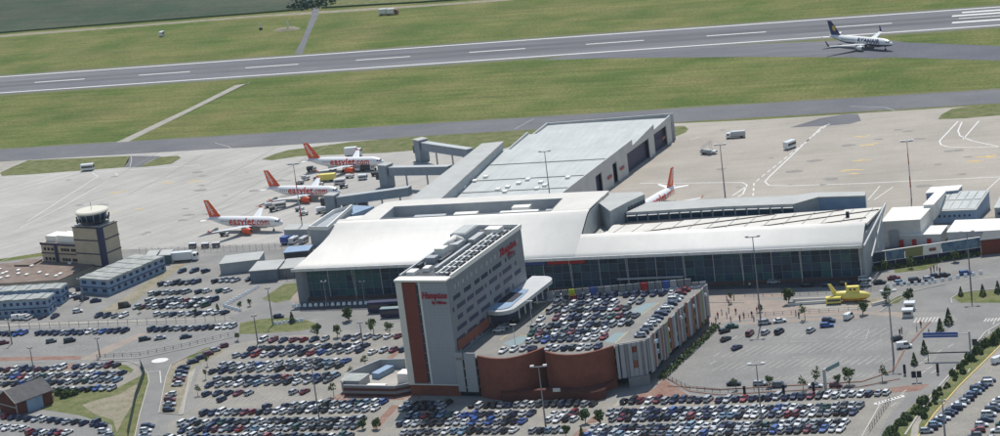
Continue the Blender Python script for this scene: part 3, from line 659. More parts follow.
# ------------------------------------------------------------------ buildings right of the terminal
def block(name, label, cat, base, z1, wallm, roofm, over=.3, rz=None, group=None):
    """upright walled block from world corner points, with its roof slab"""
    cx = sum(p[0] for p in base)/len(base); cyy = sum(p[1] for p in base)/len(base)
    t = thing(name, label, cat, (cx, cyy, 0), 0, group)
    zz = z1 if isinstance(z1, list) else [z1]*len(base)
    MB().prism(base, 0, zz).build('wall', M[wallm], t)
    c = Vector((cx, cyy)); rp = [c+(Vector(p)-c)*(1+over/max(1, (Vector(p)-c).length)) for p in base]
    MB().prism(rp, [z+.02 for z in zz], [z+.3 for z in zz]).build('roof', M[roofm], t)
    return t
t = block('white_block', 'plain white flat roofed block joined to the right end of the terminal', 'building', [(95.5, 28), (107.3, 28.6), (109.5, 44), (97, 44)], 8.4, 'wall_w', 'roofw')
MB().box(97.5, 100.5, 27.6, 27.9, .2, 5.5).build('shutter', M['silver'], t)
a = G(889, 212, 8.6)
t = block('plant_house', 'small blue-grey plant house on posts behind the white block', 'building', [(105, 68), (115, 70), (116, 76), (106, 75)], 6.5, 'bcabin', 'roofw')
t = thing('ramp_walkway', 'short sloping pale covered walkway beside the white block', 'walkway', (108, 52, 0))
MB().wall([(108.6, 42), (110, 68)], 3, [4.5, 2.5], [9.4, 7]).build('wall', M['wall_w'], t)
MB().wall([(108.6, 42), (110, 68)], 3.4, [9.42, 7.02], [9.7, 7.3]).build('roof', M['roofw'], t)
t = block('blue_grey_building', 'blue-grey cabin building with a grid of pale roof panels', 'building', [(104.8, 54.2), (122.2, 53.8), (125.2, 71), (107.5, 72)], [3.9, 3.9, 5.6, 5.6], 'bcabin', 'roof_grey')
A_, B_, C_, D_ = Vector((105.2, 54.6, 4.25)), Vector((122.0, 54.2, 4.25)), Vector((124.8, 70.6, 5.95)), Vector((107.9, 71.5, 5.95))
for i in range(6):
    for j in range(2):
        def bl(u, v): return A_.lerp(B_, u).lerp(D_.lerp(C_, u), v)
        q = [bl((i+.06)/6, (j+.06)/2), bl((i+.94)/6, (j+.06)/2), bl((i+.94)/6, (j+.94)/2), bl((i+.06)/6, (j+.94)/2)]
        MB().add([tuple(v) for v in q]+[(v.x, v.y, v.z+.1) for v in q], [(0,3,2,1),(4,5,6,7),(0,1,5,4),(1,2,6,5),(2,3,7,6),(3,0,4,7)]).build('roof_panel', M['roof_hall'], t)
for k in range(9): MB().box(107+k*1.6, 107.6+k*1.6, 53.75, 54.0, 2.0, 2.7).build('window', M['navy'], t)
t = block('grey_cabin', 'grey cabin cut by the right edge beyond the blue-grey building', 'building', [(128, 56), (150, 55), (151, 66), (129.5, 67)], [3.6, 3.6, 4.8, 4.8], 'wall_g', 'roof_hall')
for k in range(5): MB().box(129+k*2.6, 130+k*2.6, 55.2, 55.5, 1.6, 2.4).build('window', M['navy'], t)
t = block('red_door_hut', 'white flat roofed hut with three red doors beside the terminal end', 'building', [(96.5, 28.2), (113.4, 27.2), (114.6, 37), (98, 38)], 3.7, 'wall_w', 'roofw')
for x in (100.5, 104.5, 109.2): MB().box(x, x+1.3, 27.0, 27.4, .1, 2.5).build('door', M['redp'], t)
t = block('corner_hut', 'white flat roofed hut with a red gate near the right edge', 'building', [(115.6, 28.2), (150, 27), (151, 41), (117, 42)], 3.9, 'wall_w', 'roofw')
MB().box(130.5, 138, 26.8, 27.6, .1, 3.4).build('door', M['redp'], t)
BB = thing('billboard_fence', 'long row of large coloured advertising boards on a raised white frame', 'billboard', (108, 12, 0))
p0, p1 = G(867, 270.5).to_2d(), G(981, 254).to_2d(); nn = 5
MB().wall([p0+Vector((0, .8)), p1+Vector((0, .8))], .4, 0, 2.3).build('board_shade', M['navy'], BB)  # navy panel added to stand for the shade under the boards
cols = ['glass3', 'bluep', 'olive', 'roofw', 'bluep']; spans = [0, .17, .34, .50, .66, 1.0]
for k in range(5):
    a, b = p0.lerp(p1, spans[k]+.004), p0.lerp(p1, spans[k+1]-.004)
    MB().wall([a, b], .35, 2.4, 5.3).build('board', mat('blue_poster', (.05, .11, .22), .5, (.16, .24, .30), .35, 3) if cols[k] == 'bluep' else M[cols[k]], BB)
a, b = p0.lerp(p1, .55)+Vector((.1, -.3)), p0.lerp(p1, .61)+Vector((.1, -.3)); MB().wall([a, b], .1, 3.3, 4.3).build('emblem', M['terra'], BB)
for zz in (2.2, 5.35): MB().wall([p0, p1], .5, zz, zz+.18).build('rail', M['white'], BB)
for k in range(9):
    p = p0.lerp(p1, k/8); q = MB(); q.tube((p.x, p.y+.4, 0), (p.x, p.y+.4, 5.5), .1, n=6); q.build('post', M['white'], BB)
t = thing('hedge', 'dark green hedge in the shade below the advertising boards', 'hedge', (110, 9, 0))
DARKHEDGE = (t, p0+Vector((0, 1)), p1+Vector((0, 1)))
t = thing('red_cabin', 'dark red cabin at the end of the advertising boards by the right edge', 'cabin', (131, 22, 0))
MB().prism([(127, 15), (140, 18), (139.5, 25.5), (127.5, 25)], 0, 4.6).build('wall', M['redclad'], t); MB().prism([(126.7, 14.7), (140.3, 17.7), (139.8, 25.8), (127.2, 25.3)], 4.62, 4.9).build('roof', M['darkm'], t)

# ------------------------------------------------------------------ hotel
HA = R(-7.2)
HT = thing('hotel_building', 'tall grey slab hotel with a red stripe on its end and rooftop plant', 'hotel', (-21.2, -102.6, 0), HA)
HW, HD, HH = 15.6, 54.0, 33.6
def hb(name, m, x0, x1, y0, y1, z0, z1, parent=HT):
    return local(MB().box(x0, x1, y0, y1, z0, z1)).build(name, M[m], parent)
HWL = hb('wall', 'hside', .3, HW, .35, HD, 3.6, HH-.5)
hb('brick_plinth', 'brick', .2, HW-.1, .5, HD-.2, 0, 3.58)
hb('corner_frame', 'cream', 0, 1.9, 0, .33, 3.6, HH-.45); 
hb('red_stripe', 'redclad', 1.93, 6.1, .1, .34, 3.9, HH-.5)
for k in range(10): hb('stair_window', 'glass3', 6.13, 6.9, .16, .34, 4.2+k*2.85, 6.7+k*2.85)
hb('corner_frame', 'cream', 6.93, 7.5, .02, .33, 3.6, HH-.45)
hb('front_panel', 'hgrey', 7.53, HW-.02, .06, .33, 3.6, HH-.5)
hb('sill_band', 'cream', 0, HW, -.05, .3, 3.3, 3.58)
# roof slab, parapets and plant
hb('roof', 'tarroof2', .2, HW-.1, .4, HD-.2, HH-.48, HH-.2)
hb('parapet', 'roofw', -.2, HW+.2, -.3, 3.4, HH-.18, HH+.35)
hb('parapet', 'metal', -.2, .35, 3.42, HD+.2, HH-.45, HH+.8); hb('parapet', 'roofw', HW-.3, HW+.25, 3.42, HD+.2, HH-.45, HH+.8)
hb('parapet', 'roofw', .37, HW-.32, HD-.3, HD+.2, HH-.45, HH+.8)
for (x0, x1, y0, y1, h, m) in ((1.2, 6, 36, 46, 3.0, 'wall_g'), (1.6, 5.6, 36.5, 45.5, 3.2, 'roof_hall'), (1.4, 4.4, 24, 27.5, 2.2, 'roofw'), (1.8, 4.6, 17, 20, 1.6, 'wall_g'), (1.2, 2.2, 12, 15, 1.0, 'darkm'), (5.2, 6.4, 18, 26, .7, 'darkm'), (1, 3.5, 5.5, 9, .9, 'roofw'), (4.4, 6.2, 9, 12, 1.0, 'roofw'), (7.6, 8.5, 10, 34, .9, 'metal'), (10.2, 10.6, 6, 50, .7, 'roofw'), (11.8, 12.2, 6, 50, .6, 'metal'), (13.3, 13.9, 5, 51, .5, 'darkm'), (7.5, 12, 46, 50, 1.6, 'roofw'), (6.5, 8.5, 36, 44, 1.4, 'metal'), (3.9, 6.5, 29, 34, 2.0, 'metal')):
    hb('plant_unit', m, x0, x1, y0, y1, HH-.18, HH+h)
for k in range(17): hb('cable_tray', 'darkm' if k % 2 else 'roofw', 9.3, 14.2, 7+k*2.6, 7.8+k*2.6, HH-.15, HH+.28+.04*(k % 3))
mb = local(MB()); mb.tube((3, 29, HH+1.6), (4, 33, HH+3.0), .8); mb.tube((4, 33, HH+3.0), (5.5, 36, HH+1.0), .8); mb.build('duct', M['roofw'], HT, True)
# windows of the long side: dark strips of varied length floor by floor, as (start, end) along the wall
floors = [(5.2, []), (27.6, [(3, 4), (9, 12), (17, 18), (22, 26), (31, 32.4), (36, 38.5), (43, 46)]), ]
wseed = random.Random(3)
for f in range(9):
    z = 6.2+f*2.95; y = 2.0+(f % 3)*1.3; k = 0
    while y < HD-3:
        L_ = wseed.choice((1.0, 3.4, 4.6, 5.6, 6.4)) if f < 8 else wseed.choice((.9, 1.2))
        if y+L_ > HD-2: break
        z0 = z
        if not (f < 3 and y > 22): 
            hb('window', 'navy' if f < 7 else ('glass3' if f < 8 else 'silver'), HW-.02, HW+.06, y, y+L_, z0, z0+1.25, HWL)
        y += L_+wseed.choice((1.3, 2.0, 2.8))
# lettering
def text_mesh(s, size, m, ext=.05, bold=.0, shear=0, name='lettering', sx=1.0, cut=0):
    cu = bpy.data.curves.new(name, 'FONT'); cu.body = s; cu.size = size; cu.extrude = ext; cu.offset = bold; cu.shear = shear
    cu.align_x = 'CENTER'; cu.align_y = 'CENTER'; cu.resolution_u = 2; cu.space_character = 1.06
    o = bpy.data.objects.new('tmp', cu); col.objects.link(o)
    me = bpy.data.meshes.new_from_object(o.evaluated_get(bpy.context.evaluated_depsgraph_get())); bpy.data.objects.remove(o)
    me.materials.clear(); me.materials.append(m); me.name = name
    for v in me.vertices: v.co.x *= sx
    if cut:
        import bmesh
        bm = bmesh.new(); bm.from_mesh(me); y = -size
        while y < size:
            bmesh.ops.bisect_plane(bm, geom=bm.verts[:]+bm.edges[:]+bm.faces[:], plane_co=(0, y, 0), plane_no=(0, 1, 0)); y += cut
        bm.to_mesh(me); bm.free()
    return me
def place_text(me, parent, loc, ux, n_up=Vector((0, 0, 1)), name='lettering'):
    ux = Vector(ux).normalized(); nz = ux.cross(n_up)
    o = bpy.data.objects.new(name, me); col.objects.link(o); o.parent = parent
    mt = Matrix((ux, n_up, nz)).transposed().to_4x4(); mt.translation = loc; o.matrix_local = mt
    return o
SGN = mat('sign_red', (.30, .012, .035), .5)
place_text(text_mesh('Hampton', 2.6, SGN, .12, .05, .25, sx=.74), HT, Vector((11.5, -.15, 29.4)), (1, 0, 0))
place_text(text_mesh('by Hilton', 1.1, SGN, .1, .04), HT, Vector((12.8, -.15, 27.4)), (1, 0, 0))
place_text(text_mesh('Hampton', 3.0, SGN, .12, .09, .25), HT, Vector((HW+.15, 43, 30.4)), (0, 1, 0))
place_text(text_mesh('by Hilton', 1.1, SGN, .1, .04), HT, Vector((HW+.15, 44.5, 28.3)), (0, 1, 0))
# curved canopy on the long side
def arc(cx, cyy, rx, ry, a0, a1, n): return [(cx+rx*math.cos(R(a0+(a1-a0)*i/n)), cyy+ry*math.sin(R(a0+(a1-a0)*i/n))) for i in range(n+1)]
def L2W(x, y): return (-21.2+x*math.cos(HA)-y*math.sin(HA), -102.6+x*math.sin(HA)+y*math.cos(HA))
cnp = [(HW+.1, 24)]+arc(HW+3.2, 27.5, 4.3, 4.3, 250, 350, 8)+[(HW+7.8, 36), (HW+8, 52)]+arc(HW+3.5, 53, 4.5, 5, 0, 100, 6)+[(HW+.1, 58)]
mb = local(MB()); mb.prism(cnp, 16.2, 17.3); mb.build('canopy', mat('canopy_grey', (.50, .51, .52), .6, (.44, .45, .46), .3, 4), HT)
sc_ = [(HW+.1, 25.2)]+arc(HW+2.6, 28.2, 3.2, 3.2, 250, 350, 6)+[(HW+5.2, 40), (HW+4.6, 44), (HW+.1, 45)]
mb = local(MB()); mb.prism(sc_, 17.32, 17.5); mb.build('canopy_roof_glass', M['bcabin'], HT)
mb = local(MB()); mb.prism([(HW+.12, 31), (HW+4.6, 32), (HW+4.6, 40), (HW+.12, 41)], 17.52, 17.6); mb.build('canopy_opening', M['dark'], HT)
mb = local(MB()); mb.prism([(HW+.1, 26), (HW+4.5, 28), (HW+5, 54), (HW+.1, 56)], 12.9, 16.18); mb.build('lobby_glass', M['navy'], HT)
for k in range(6):
    q = local(MB()); q.tube((HW+6.6, 31+k*4.5, 12.9), (HW+6.6, 31+k*4.5, 16.2), .2, n=6); q.build('canopy_column', M['lamp'], HT)
mb = local(MB()); mb.box(HW+.0, HW+.35, 2, 24, 12.9, 15.6); mb.build('brick_base', M['brick'], HT)
# service yard by the hotel
SY = thing('service_yard', 'low walled service yard of banded brick beside the foot of the hotel', 'yard', (-35, -90, 0), 0)
fw_ = PG([(344.5, 396), (395, 399.5), (414, 391)], 0)
for k in range(4): MB().wall(PG([(345, 395.5), (396, 396.5), (413, 393)], 0), .6+.05*(k % 2), .05+.8*k, .83+.8*k).build('brick_band', M['brickd'] if k % 2 == 0 else M['greyp'], SY)
lw = [(-42.4, -99.0), (-44, -91), (-37.6, -79.5), (-30, -79.5)]
MB().wall(lw, .5, 0, 3.4).build('grey_wall', M['wall_g'], SY)
MB().prism([(-42, -98.6), (-26, -101), (-22, -90), (-30, -80), (-37.2, -80), (-43.2, -91)], .2, .5).build('yard_floor', M['concrete'], SY)
MB().prism([(-43.2, -98), (-37.5, -98.6), (-36.5, -92.5), (-43.4, -91.5)], .52, 3.2).build('plant_room', M['wall_g'], SY)
MB().prism([(-43.4, -98.2), (-37.3, -98.8), (-36.3, -92.3), (-43.6, -91.3)], 3.22, 3.5).build('plant_room_roof', M['bcabroof'], SY)
MB().prism([(-36.2, -99), (-30.5, -99.8), (-30, -96.5), (-35.8, -95.6)], .52, 1.7).build('white_tank', M['roofw'], SY)
MB().prism([(-28, -93), (-24.5, -93.5), (-24, -89.3), (-27.6, -88.8)], .52, 3.4).build('white_cabin', M['roofw'], SY)
MB().prism([(-37.5, -88), (-35, -89), (-32.6, -82), (-35.2, -81)], .52, 2.2).build('blue_container', M['bcabin'], SY)

# ------------------------------------------------------------------ multi-storey car park
MS = thing('parking_building', 'multi-storey parking building with curved brick drums and mixed metal panels', 'parking building', (20, -80, 0))
ZD, ZT, ZR = 11.4, 12.5, 12.0
FL = Vector((2.0, -108.5)); d1 = PG([(477.5, 355.3), (487, 357.3), (496, 358.2), (508, 357.8), (522, 354.8), (534, 350.8), (543.6, 346.8)], ZR)
d2 = PG([(545.5, 351), (555, 353.6), (567, 354.5), (580, 353.8), (592, 351.5), (603, 348.6), (613, 345.3)], ZR)
FR_, FR2, BR, BL = G(614.5, 345.2, ZT).to_2d(), G(645, 340, ZT).to_2d(), G(706.5, 283.5, ZT).to_2d(), G(547, 297.5, ZT).to_2d()
outline = [L2W(HW+.2, -.5)] + d1 + d2 + [FR2+Vector((-.5, .5)), BR+Vector((-.5, -.5)), BL+Vector((0, -.5)), L2W(HW+.2, 50)]
outline = [Vector(p) for p in outline]
def smooth_pts(pts, k=3):
    out = []
    for i in range(len(pts)-1):
        p0 = pts[max(0, i-1)]; p1 = pts[i]; p2 = pts[i+1]; p3 = pts[min(len(pts)-1, i+2)]
        for j in range(k):
            t = j/k; out.append(.5*((2*p1)+(p2-p0)*t+(2*p0-5*p1+4*p2-p3)*t*t+(-p0+3*p1-3*p2+p3)*t**3))
    return out+[pts[-1]]
dk = [outline[0]]+d1+[d2[0]+Vector((.3, .6))]+d2[1:]+outline[-4:]
MB().prism(dk, ZD-.5, ZD).build('roof_deck', M['deck'], MS)
core = [Vector(p)+(Vector((25, -78))-Vector(p)).normalized()*1.0 for p in dk]
for f in range(4): MB().prism([Vector(p)+(Vector((25, -78))-Vector(p)).normalized()*.4 for p in dk], 2.75*f+2.6, 2.75*f+2.9).build('floor_slab', M['concrete'], MS)
core = [Vector(p)+(Vector((25, -78))-Vector(p)).normalized()*3.0 for p in dk]
MB().prism(core, 0, ZD-.52).build('inner_block', M['dark'], MS)
for dd in (d1, d2):
    s_ = smooth_pts(dd, 4); o = MB().wall(s_, .7, 0, ZR).build('brick_drum', M['brick'], MS, True)
    o.data.polygons.foreach_set('use_smooth', [False]*len(o.data.polygons))
MB().wall([d1[-1]+Vector((.2, .2)), d2[0]+Vector((.2, 1.5)), d2[0]+Vector((.2, -.2))], .5, 0, ZR-.3).build('brick_return', M['brickd'], MS)
lowc = PG([(503, 404), (512, 402), (530, 400), (550, 399.5), (575, 401), (592, 401), (606, 398)], 0)
MB().wall(smooth_pts(lowc, 3), .6, 0, 2.6).build('low_curved_wall', M['brickd'], MS)
MB().prism([p for p in lowc]+[d2[-1], d2[2], d1[2]], 2.62, 2.8).build('low_roof', M['brickd'], MS)
sp = PG([(560.5, 396.5), (567, 396.5)], 0)
q = MB(); q.box(*(G(556.8, 397, 0).x, G(564, 397, 0).x), lowc[3].y-1.1, lowc[3].y-.9, 2.6, 3.6); q.build('sign_panel', M['white'], MS)
# white slabs between hotel and drum
A_, B_ = Vector(L2W(HW+.3, -1.0)), d1[0]
gapd = (B_-A_)
W0 = PG([(460.3, 396.5), (467.3, 396.8), (469.3, 396.8), (480, 397.2)], 0)
for (i, j) in ((0, 1), (2, 3)): MB().wall([W0[i], W0[j]], .5, 1.6, 12.9).build('white_slab', M['silver'], MS)
MB().wall([W0[0]+Vector((0, 1)), W0[3]+Vector((1.5, .8))], .4, 0, 1.58).build('dark_base', M['dark'], MS)
# front metal panels
pn = [('silver', .10, .0), ('dark', .035, .0), ('silver', .15, 0), ('greyp', .12, 0), ('silver', .13, 0), ('terra', .16, 2), ('silver', .13, 0), ('greyp', .075, 0), ('silver', .1, 0)]
tot = sum(p[1] for p in pn); acc = 0
for m_, wd_, k_ in pn:
    a = FR_.lerp(FR2, acc/tot+.006); b = FR_.lerp(FR2, (acc+wd_)/tot-.006); acc += wd_; o_ = Vector((.1, -.2))
    if k_ == 2:
        for (z0, z1, mm) in ((2.9, 5.2, 'silver'), (5.25, 7.4, 'terra'), (7.45, 9.7, 'greyp'), (9.75, 11.4, 'redclad'), (11.45, ZT, 'silver')): MB().wall([a+o_, b+o_], .35, z0, z1).build('front_panel', M[mm], MS)
    else: MB().wall([a+o_*(.5 if m_ == 'dark' else 1), b+o_*(.5 if m_ == 'dark' else 1)], .35, 2.9, ZT).build('front_panel', M[m_], MS)
MB().wall([FR_.lerp(FR2, .3)+Vector((.4, -.6)), FR2+Vector((.3, -.6))], .6, 0, 2.85).build('base_wall', M['greyp'], MS)
# right-hand facade: tall staggered panels
pr = random.Random(11); N_ = 34
seq = ['greyp', 'silver', 'bluep2', 'terra', 'silver', 'dark', 'greyp', 'terra', 'silver', 'greyp', 'olive', 'dark', 'terra', 'greyp', 'silver', 'dark', 'greyp', 'terra', 'silver', 'greyp', 'dark', 'terra', 'silver', 'greyp', 'terra', 'dark', 'silver', 'terra', 'greyp', 'olive', 'silver', 'terra', 'greyp', 'silver']
for k in range(N_):
    a = FR2.lerp(BR, (k+.04)/N_); b = FR2.lerp(BR, (k+.96)/N_); mm = seq[k]; out = Vector((pr.uniform(.0, .45), 0))
    if mm == 'bluep2': mm = 'greyp'
    z0 = pr.choice((2.4, 2.6, 3.4)); 
    if mm == 'dark':
        zz = 3.0
        while zz < 10.5:
            MB().wall([a+Vector((.1, 0)), b+Vector((.1, 0))], .3, zz, zz+1.1).build('side_panel', M[pr.choice(['greyp', 'olive', 'terra', 'bcabin'])], MS); zz += 2.9
        MB().wall([a+Vector((.1, 0)), b+Vector((.1, 0))], .3, 11.9, ZT).build('side_panel', M['greyp'], MS)
    else: MB().wall([a+out, b+out], .35, z0, ZT+pr.uniform(-.1, .25)).build('side_panel', M[mm], MS)
    if k % 7 == 3:
        c = a.lerp(b, .5)+Vector((1.0, 0)); q = MB(); q.tube((c.x-.8, c.y, 10.2), (c.x, c.y, 10.4), .5); q.build('vent_cowl', M['lamp'], MS)
# back wall on the roof
bk = ['silver', 'greyp', 'greyp', 'limep', 'greyp', 'greyp', 'bluep', 'greyp', 'silver', 'greyp', 'greyp', 'greyp', 'greyp', 'redp', 'greyp', 'greyp', 'bluep', 'silver', 'greyp', 'greyp', 'greyp', 'silver']
for k in range(len(bk)):
    a = BL.lerp(BR, (k+.05)/len(bk)); b = BL.lerp(BR, (k+.93)/len(bk)); MB().wall([a, b], .3, ZD+.02, 14.4 if k < 20 else 13.2).build('back_panel', M[bk[k]], MS)
MB().wall([BL+Vector((0, .6)), BR+Vector((-.4, .6))], .4, 0, ZD-.02).build('back_wall', M['greyp'], MS)
MB().wall([BL+Vector((0, -.4)), BR+Vector((-1, -.4))], .35, ZD+.02, 12.1).build('rail', M['lamp'], MS)
MB().wall([FR_+Vector((0, .5)), FR2+Vector((-.4, .4))], .4, ZD+.02, ZT+.12).build('parapet', M['concrete'], MS)
for pl in ([(634, 308), (646, 303), (657, 303), (641, 314), (628, 314)], [(602, 341), (615, 333), (628, 332), (614, 343)], [(503, 343), (520, 336), (532, 336), (514, 348)]): 
    mk = MB(); mk.flat = True; mk.sheet(PG(pl, ZD), ZD+.012); mk.build('blue_marking', M['cyan'], MS)
mk = MB(); mk.flat = True
for s in ([(642, 314.5), (659, 302.5)], [(615, 343), (628, 331.5)], [(547, 308), (543, 312)], [(548, 303), (500, 340)], [(520, 335), (531, 336)]): mk.strip(PG(s, ZD), .25, ZD+.02)
mk.build('yellow_line', M['yellow'], MS)
for (x, y, lab) in ((515.5, 346, 'nearer'), (532, 322, 'farther')):
    a = G(x, y, ZD)
    q = thing('deck_lamp', 'slim twin-headed lamp post on the parking roof near the hotel, the %s of two' % lab, 'lamp post', (a.x, a.y, ZD), 0, 'lamp posts on the parking roof')
    MB().tube((a.x, a.y, ZD), (a.x, a.y, ZD+6.2), .09, .06, 6).build('pole', M['lamp'], q); MB().box(a.x-.9, a.x+.9, a.y-.2, a.y+.2, ZD+6.2, ZD+6.4).build('lamp_head', M['lamp'], q)

# ------------------------------------------------------------------ control tower and the cabins on the left
CT = thing('control_tower', 'beige control tower with a round dark glass cab above a lower office wing', 'control tower', (-192, 45, 0))
# wing: front face between photo x 43 and 97
WA, WB = Vector((-206.4, 41.6)), Vector((-182.6, 34.4)); dx_ = (WB-WA).normalized(); dn = Vector((-dx_.y, dx_.x))
def cp(u, v): return WA+dx_*u+dn*v
MB().prism([cp(0, 0), cp(17.3, 0), cp(17.3, 9), cp(0, 9)], 0, 11.0).build('wall', M['beige'], CT)
MB().prism([cp(17.4, -.6), cp(30.4, -.6), cp(30.4, 8.5), cp(17.4, 8.5)], 0, 17.8).build('wall', M['beige'], CT)
for z in (3.4, 7.2): MB().wall([cp(-.1, -.08), cp(17.3, -.08)], .2, z, z+.35).build('navy_band', M['navy'], CT)
MB().wall([cp(-.1, -.15), cp(17.3, -.15)], .3, 10.4, 11.2).build('navy_band', M['navy'], CT)
for z in (3.6, 8.0, 12.9, 17.5):
    MB().wall([cp(17.3, -.7), cp(30.5, -.7), cp(30.5, 8.6)], .22, z, z+.35).build('navy_band', M['navy'], CT)
MB().wall([cp(29.0, -.8), cp(30.8, -.8), cp(30.8, .6)], .3, 0, 18.0).build('navy_stripe', M['navy'], CT)
MB().wall([cp(6.6, -.2), cp(8.0, -.2)], .3, 3.4, 10.4).build('navy_stripe', M['navy'], CT)
for z in (4.8, 8.4):
    for u in (1.4, 3.2, 5, 9.8, 11.2, 12.6, 14.6, 15.8):
        MB().wall([cp(u, -.12), cp(u+.95, -.12)], .12, z, z+1.0).build('window', M['dark'], CT)
for (u0, u1, v0, v1, h) in ((1, 6, 2, 8, 2.1), (6.6, 16.6, 2, 8, 2.4)): MB().prism([cp(u0, v0), cp(u1, v0), cp(u1, v1), cp(u0, v1)], 11.02, 11+h).build('roof_room', M['roofw'], CT)
q = MB(); a = cp(15.0, -.3); q.prism([cp(18, 0), cp(30, 0), cp(30, 8), cp(18, 8)], 17.82, 18.3); q.build('roof', M['roof_grey'], CT)
cc = cp(24.4, 3.2)
def ring(c, r, z, n=12, ph=0): return [(c.x+r*math.cos(2*math.pi*k/n+ph), c.y+r*math.sin(2*math.pi*k/n+ph), z) for k in range(n)]
MB().loft([ring(cc, 4.0, 18.32), ring(cc, 4.4, 19.6)]).build('cab_base', M['navy'], CT)
q = MB().loft([ring(cc, 4.3, 19.62), ring(cc, 5.2, 22.4)]); q.build('cab_glass', M['glass3'], CT)
for k in range(12):
    t_ = 2*math.pi*k/12; q = MB(); q.tube((cc.x+4.35*math.cos(t_), cc.y+4.35*math.sin(t_), 19.6), (cc.x+5.25*math.cos(t_), cc.y+5.25*math.sin(t_), 22.4), .16, n=5); q.build('cab_mullion', M['bcabin'], CT)
MB().loft([ring(cc, 6.0, 19.9), ring(cc, 6.0, 20.05)]).build('gallery', M['darkm'], CT)
q = MB(); q.loft([ring(cc, 5.7, 22.42, 20), ring(cc, 5.9, 23.0, 20), ring(cc, 5.4, 23.4, 20)]); q.build('cab_roof', mat('tower_cap', (.62, .60, .52), .7), CT)
for k in range(8):
    t_ = k*.8; q = MB(); q.tube((cc.x+5.9*math.cos(t_), cc.y+5.9*math.sin(t_), 19.5), (cc.x+6.1*math.cos(t_), cc.y+6.1*math.sin(t_), 21.0), .3, n=5); q.build('antenna', M['darkm'], CT)
q = MB(); q.tube((cc.x, cc.y, 23.4), (cc.x, cc.y, 26), .08, n=5); q.build('mast', M['darkm'], CT)

def cabin(name, label, A, B, dep, h, floors_, nwin, roofn):
    t = thing(name, label, 'cabins', (A[0], A[1], 0)); A = Vector(A); B = Vector(B); d = (B-A); L_ = d.length; d /= L_; n_ = Vector((-d.y, d.x))
    MB().prism([A, B, B+n_*dep, A+n_*dep], 0, h).build('wall', M['bcabin'], t)
    for f in range(floors_):
        z = h/floors_*f
        MB().wall([A-n_*.08-d*.1, B-n_*.08+d*.1, B+n_*dep+d*.08], .2, z+h/floors_-.25, z+h/floors_).build('floor_band', M['bcabroof'] if f else M['navy'], t)
        for k in range(nwin):
            a = A+d*(L_*(k+.3)/nwin)-n_*.1; MB().wall([a, a+d*(L_/nwin*.42)], .14, z+1.0, z+2.0).build('window', M['navy'], t)
        m2 = max(2, int(dep/3))
        for k in range(m2):
            a = B+n_*(dep*(k+.3)/m2)+d*.1; MB().wall([a, a+n_*(dep/m2*.4)], .14, z+1.0, z+2.0).build('window', M['navy'], t)
    for k in range(roofn):
        if L_ > dep: q = [A+d*(L_*(k+.03)/roofn), A+d*(L_*(k+.97)/roofn), A+d*(L_*(k+.97)/roofn)+n_*dep, A+d*(L_*(k+.03)/roofn)+n_*dep]
        else: q = [A+n_*(dep*(k+.03)/roofn), B+n_*(dep*(k+.03)/roofn), B+n_*(dep*(k+.97)/roofn), A+n_*(dep*(k+.97)/roofn)]
        MB().prism(q, h+.02, h+.3+.12*(k % 2)).build('roof_module', M['bcabroof'], t)
    return t
cabin('office_cabins', 'two-storey blue cabins standing end-on beside the control tower', (-178.6, 13.2), (-165.6, 9.0), 29, 5.2, 2, 3, 11)
cabin('office_cabins', 'long two-storey blue cabins at the left edge, nearer the parked vans', (-212, -13.5), (-178.6, -11.3), 6.5, 5.6, 2, 14, 13)
cabin('office_cabins', 'rear row of blue cabins at the left edge behind the nearer row', (-213, -1.5), (-179.5, .6), 6.5, 5.4, 2, 14, 13)
t = block('tar_roof_building', 'flat brown roofed office building with pale vents left of the control tower', 'building', [(-240, 12), (-188, 16), (-182, 36), (-205, 41), (-240, 40)], 4.0, 'beige', 'tarroof')
for k in range(22):
    x, y = rnd.uniform(-232, -190), rnd.uniform(17, 36); MB().box(x, x+1.2, y, y+1.6, 4.3, 4.8).build('roof_vent', M['roofw'], t)
t = block('boiler_house', 'small brown flat block at the left foot of the control tower', 'building', [(-215, 36), (-208, 35), (-207, 42), (-214, 43)], 4.6, 'greyp', 'tarroof')
t = thing('blast_fence', 'pale slatted fence left of the control tower', 'fence', tuple(G(20, 272)))
bf = PG([(3, 273), (43, 270)], 0)
for k in range(22):
    a = bf[0].lerp(bf[1], k/22); b = bf[0].lerp(bf[1], (k+.8)/22); MB().wall([a, b], .15, .1, 3.6).build('slat', M['silver'], t)
for (pts, h, lab, m_) in (([(-132.6, 28.5), (-119.5, 32.2), (-121.5, 42.5), (-134.5, 39)], 3.7, 'grey shed with a pale flat roof at the edge of the staff parking', 'wall_g'),
        ([(-117.0, 17.4), (-107.5, 18.6), (-109.0, 30), (-118.5, 29)], 3.9, 'dark grey double shed nearest the terminal lawn', 'slatew'),
        ([(-108, 21), (-101.5, 22), (-103, 34), (-109.4, 33)], 3.2, 'narrow shed behind the fence beside the lawn', 'greyp'),
        (PG([(147, 265), (157.5, 264.5), (161, 259.5), (151, 259.5)]), 3.2, 'dark green container next to the white lorry', 'teal'),
        (PG([(160, 264.5), (171.5, 264), (174.5, 258.5), (164, 259)]), 3.2, 'dark green container beside the blue cabins', 'teal'),
        ([(-112.5, 38.5), (-104, 40), (-105, 47), (-113.5, 46)], 4.0, 'dark block with a bright blue load on top behind the sheds', 'darkm')):
    t = block('storage_shed', lab, 'shed', pts, h, m_, 'roof_grey' if m_ != 'darkm' else 'bcabin')
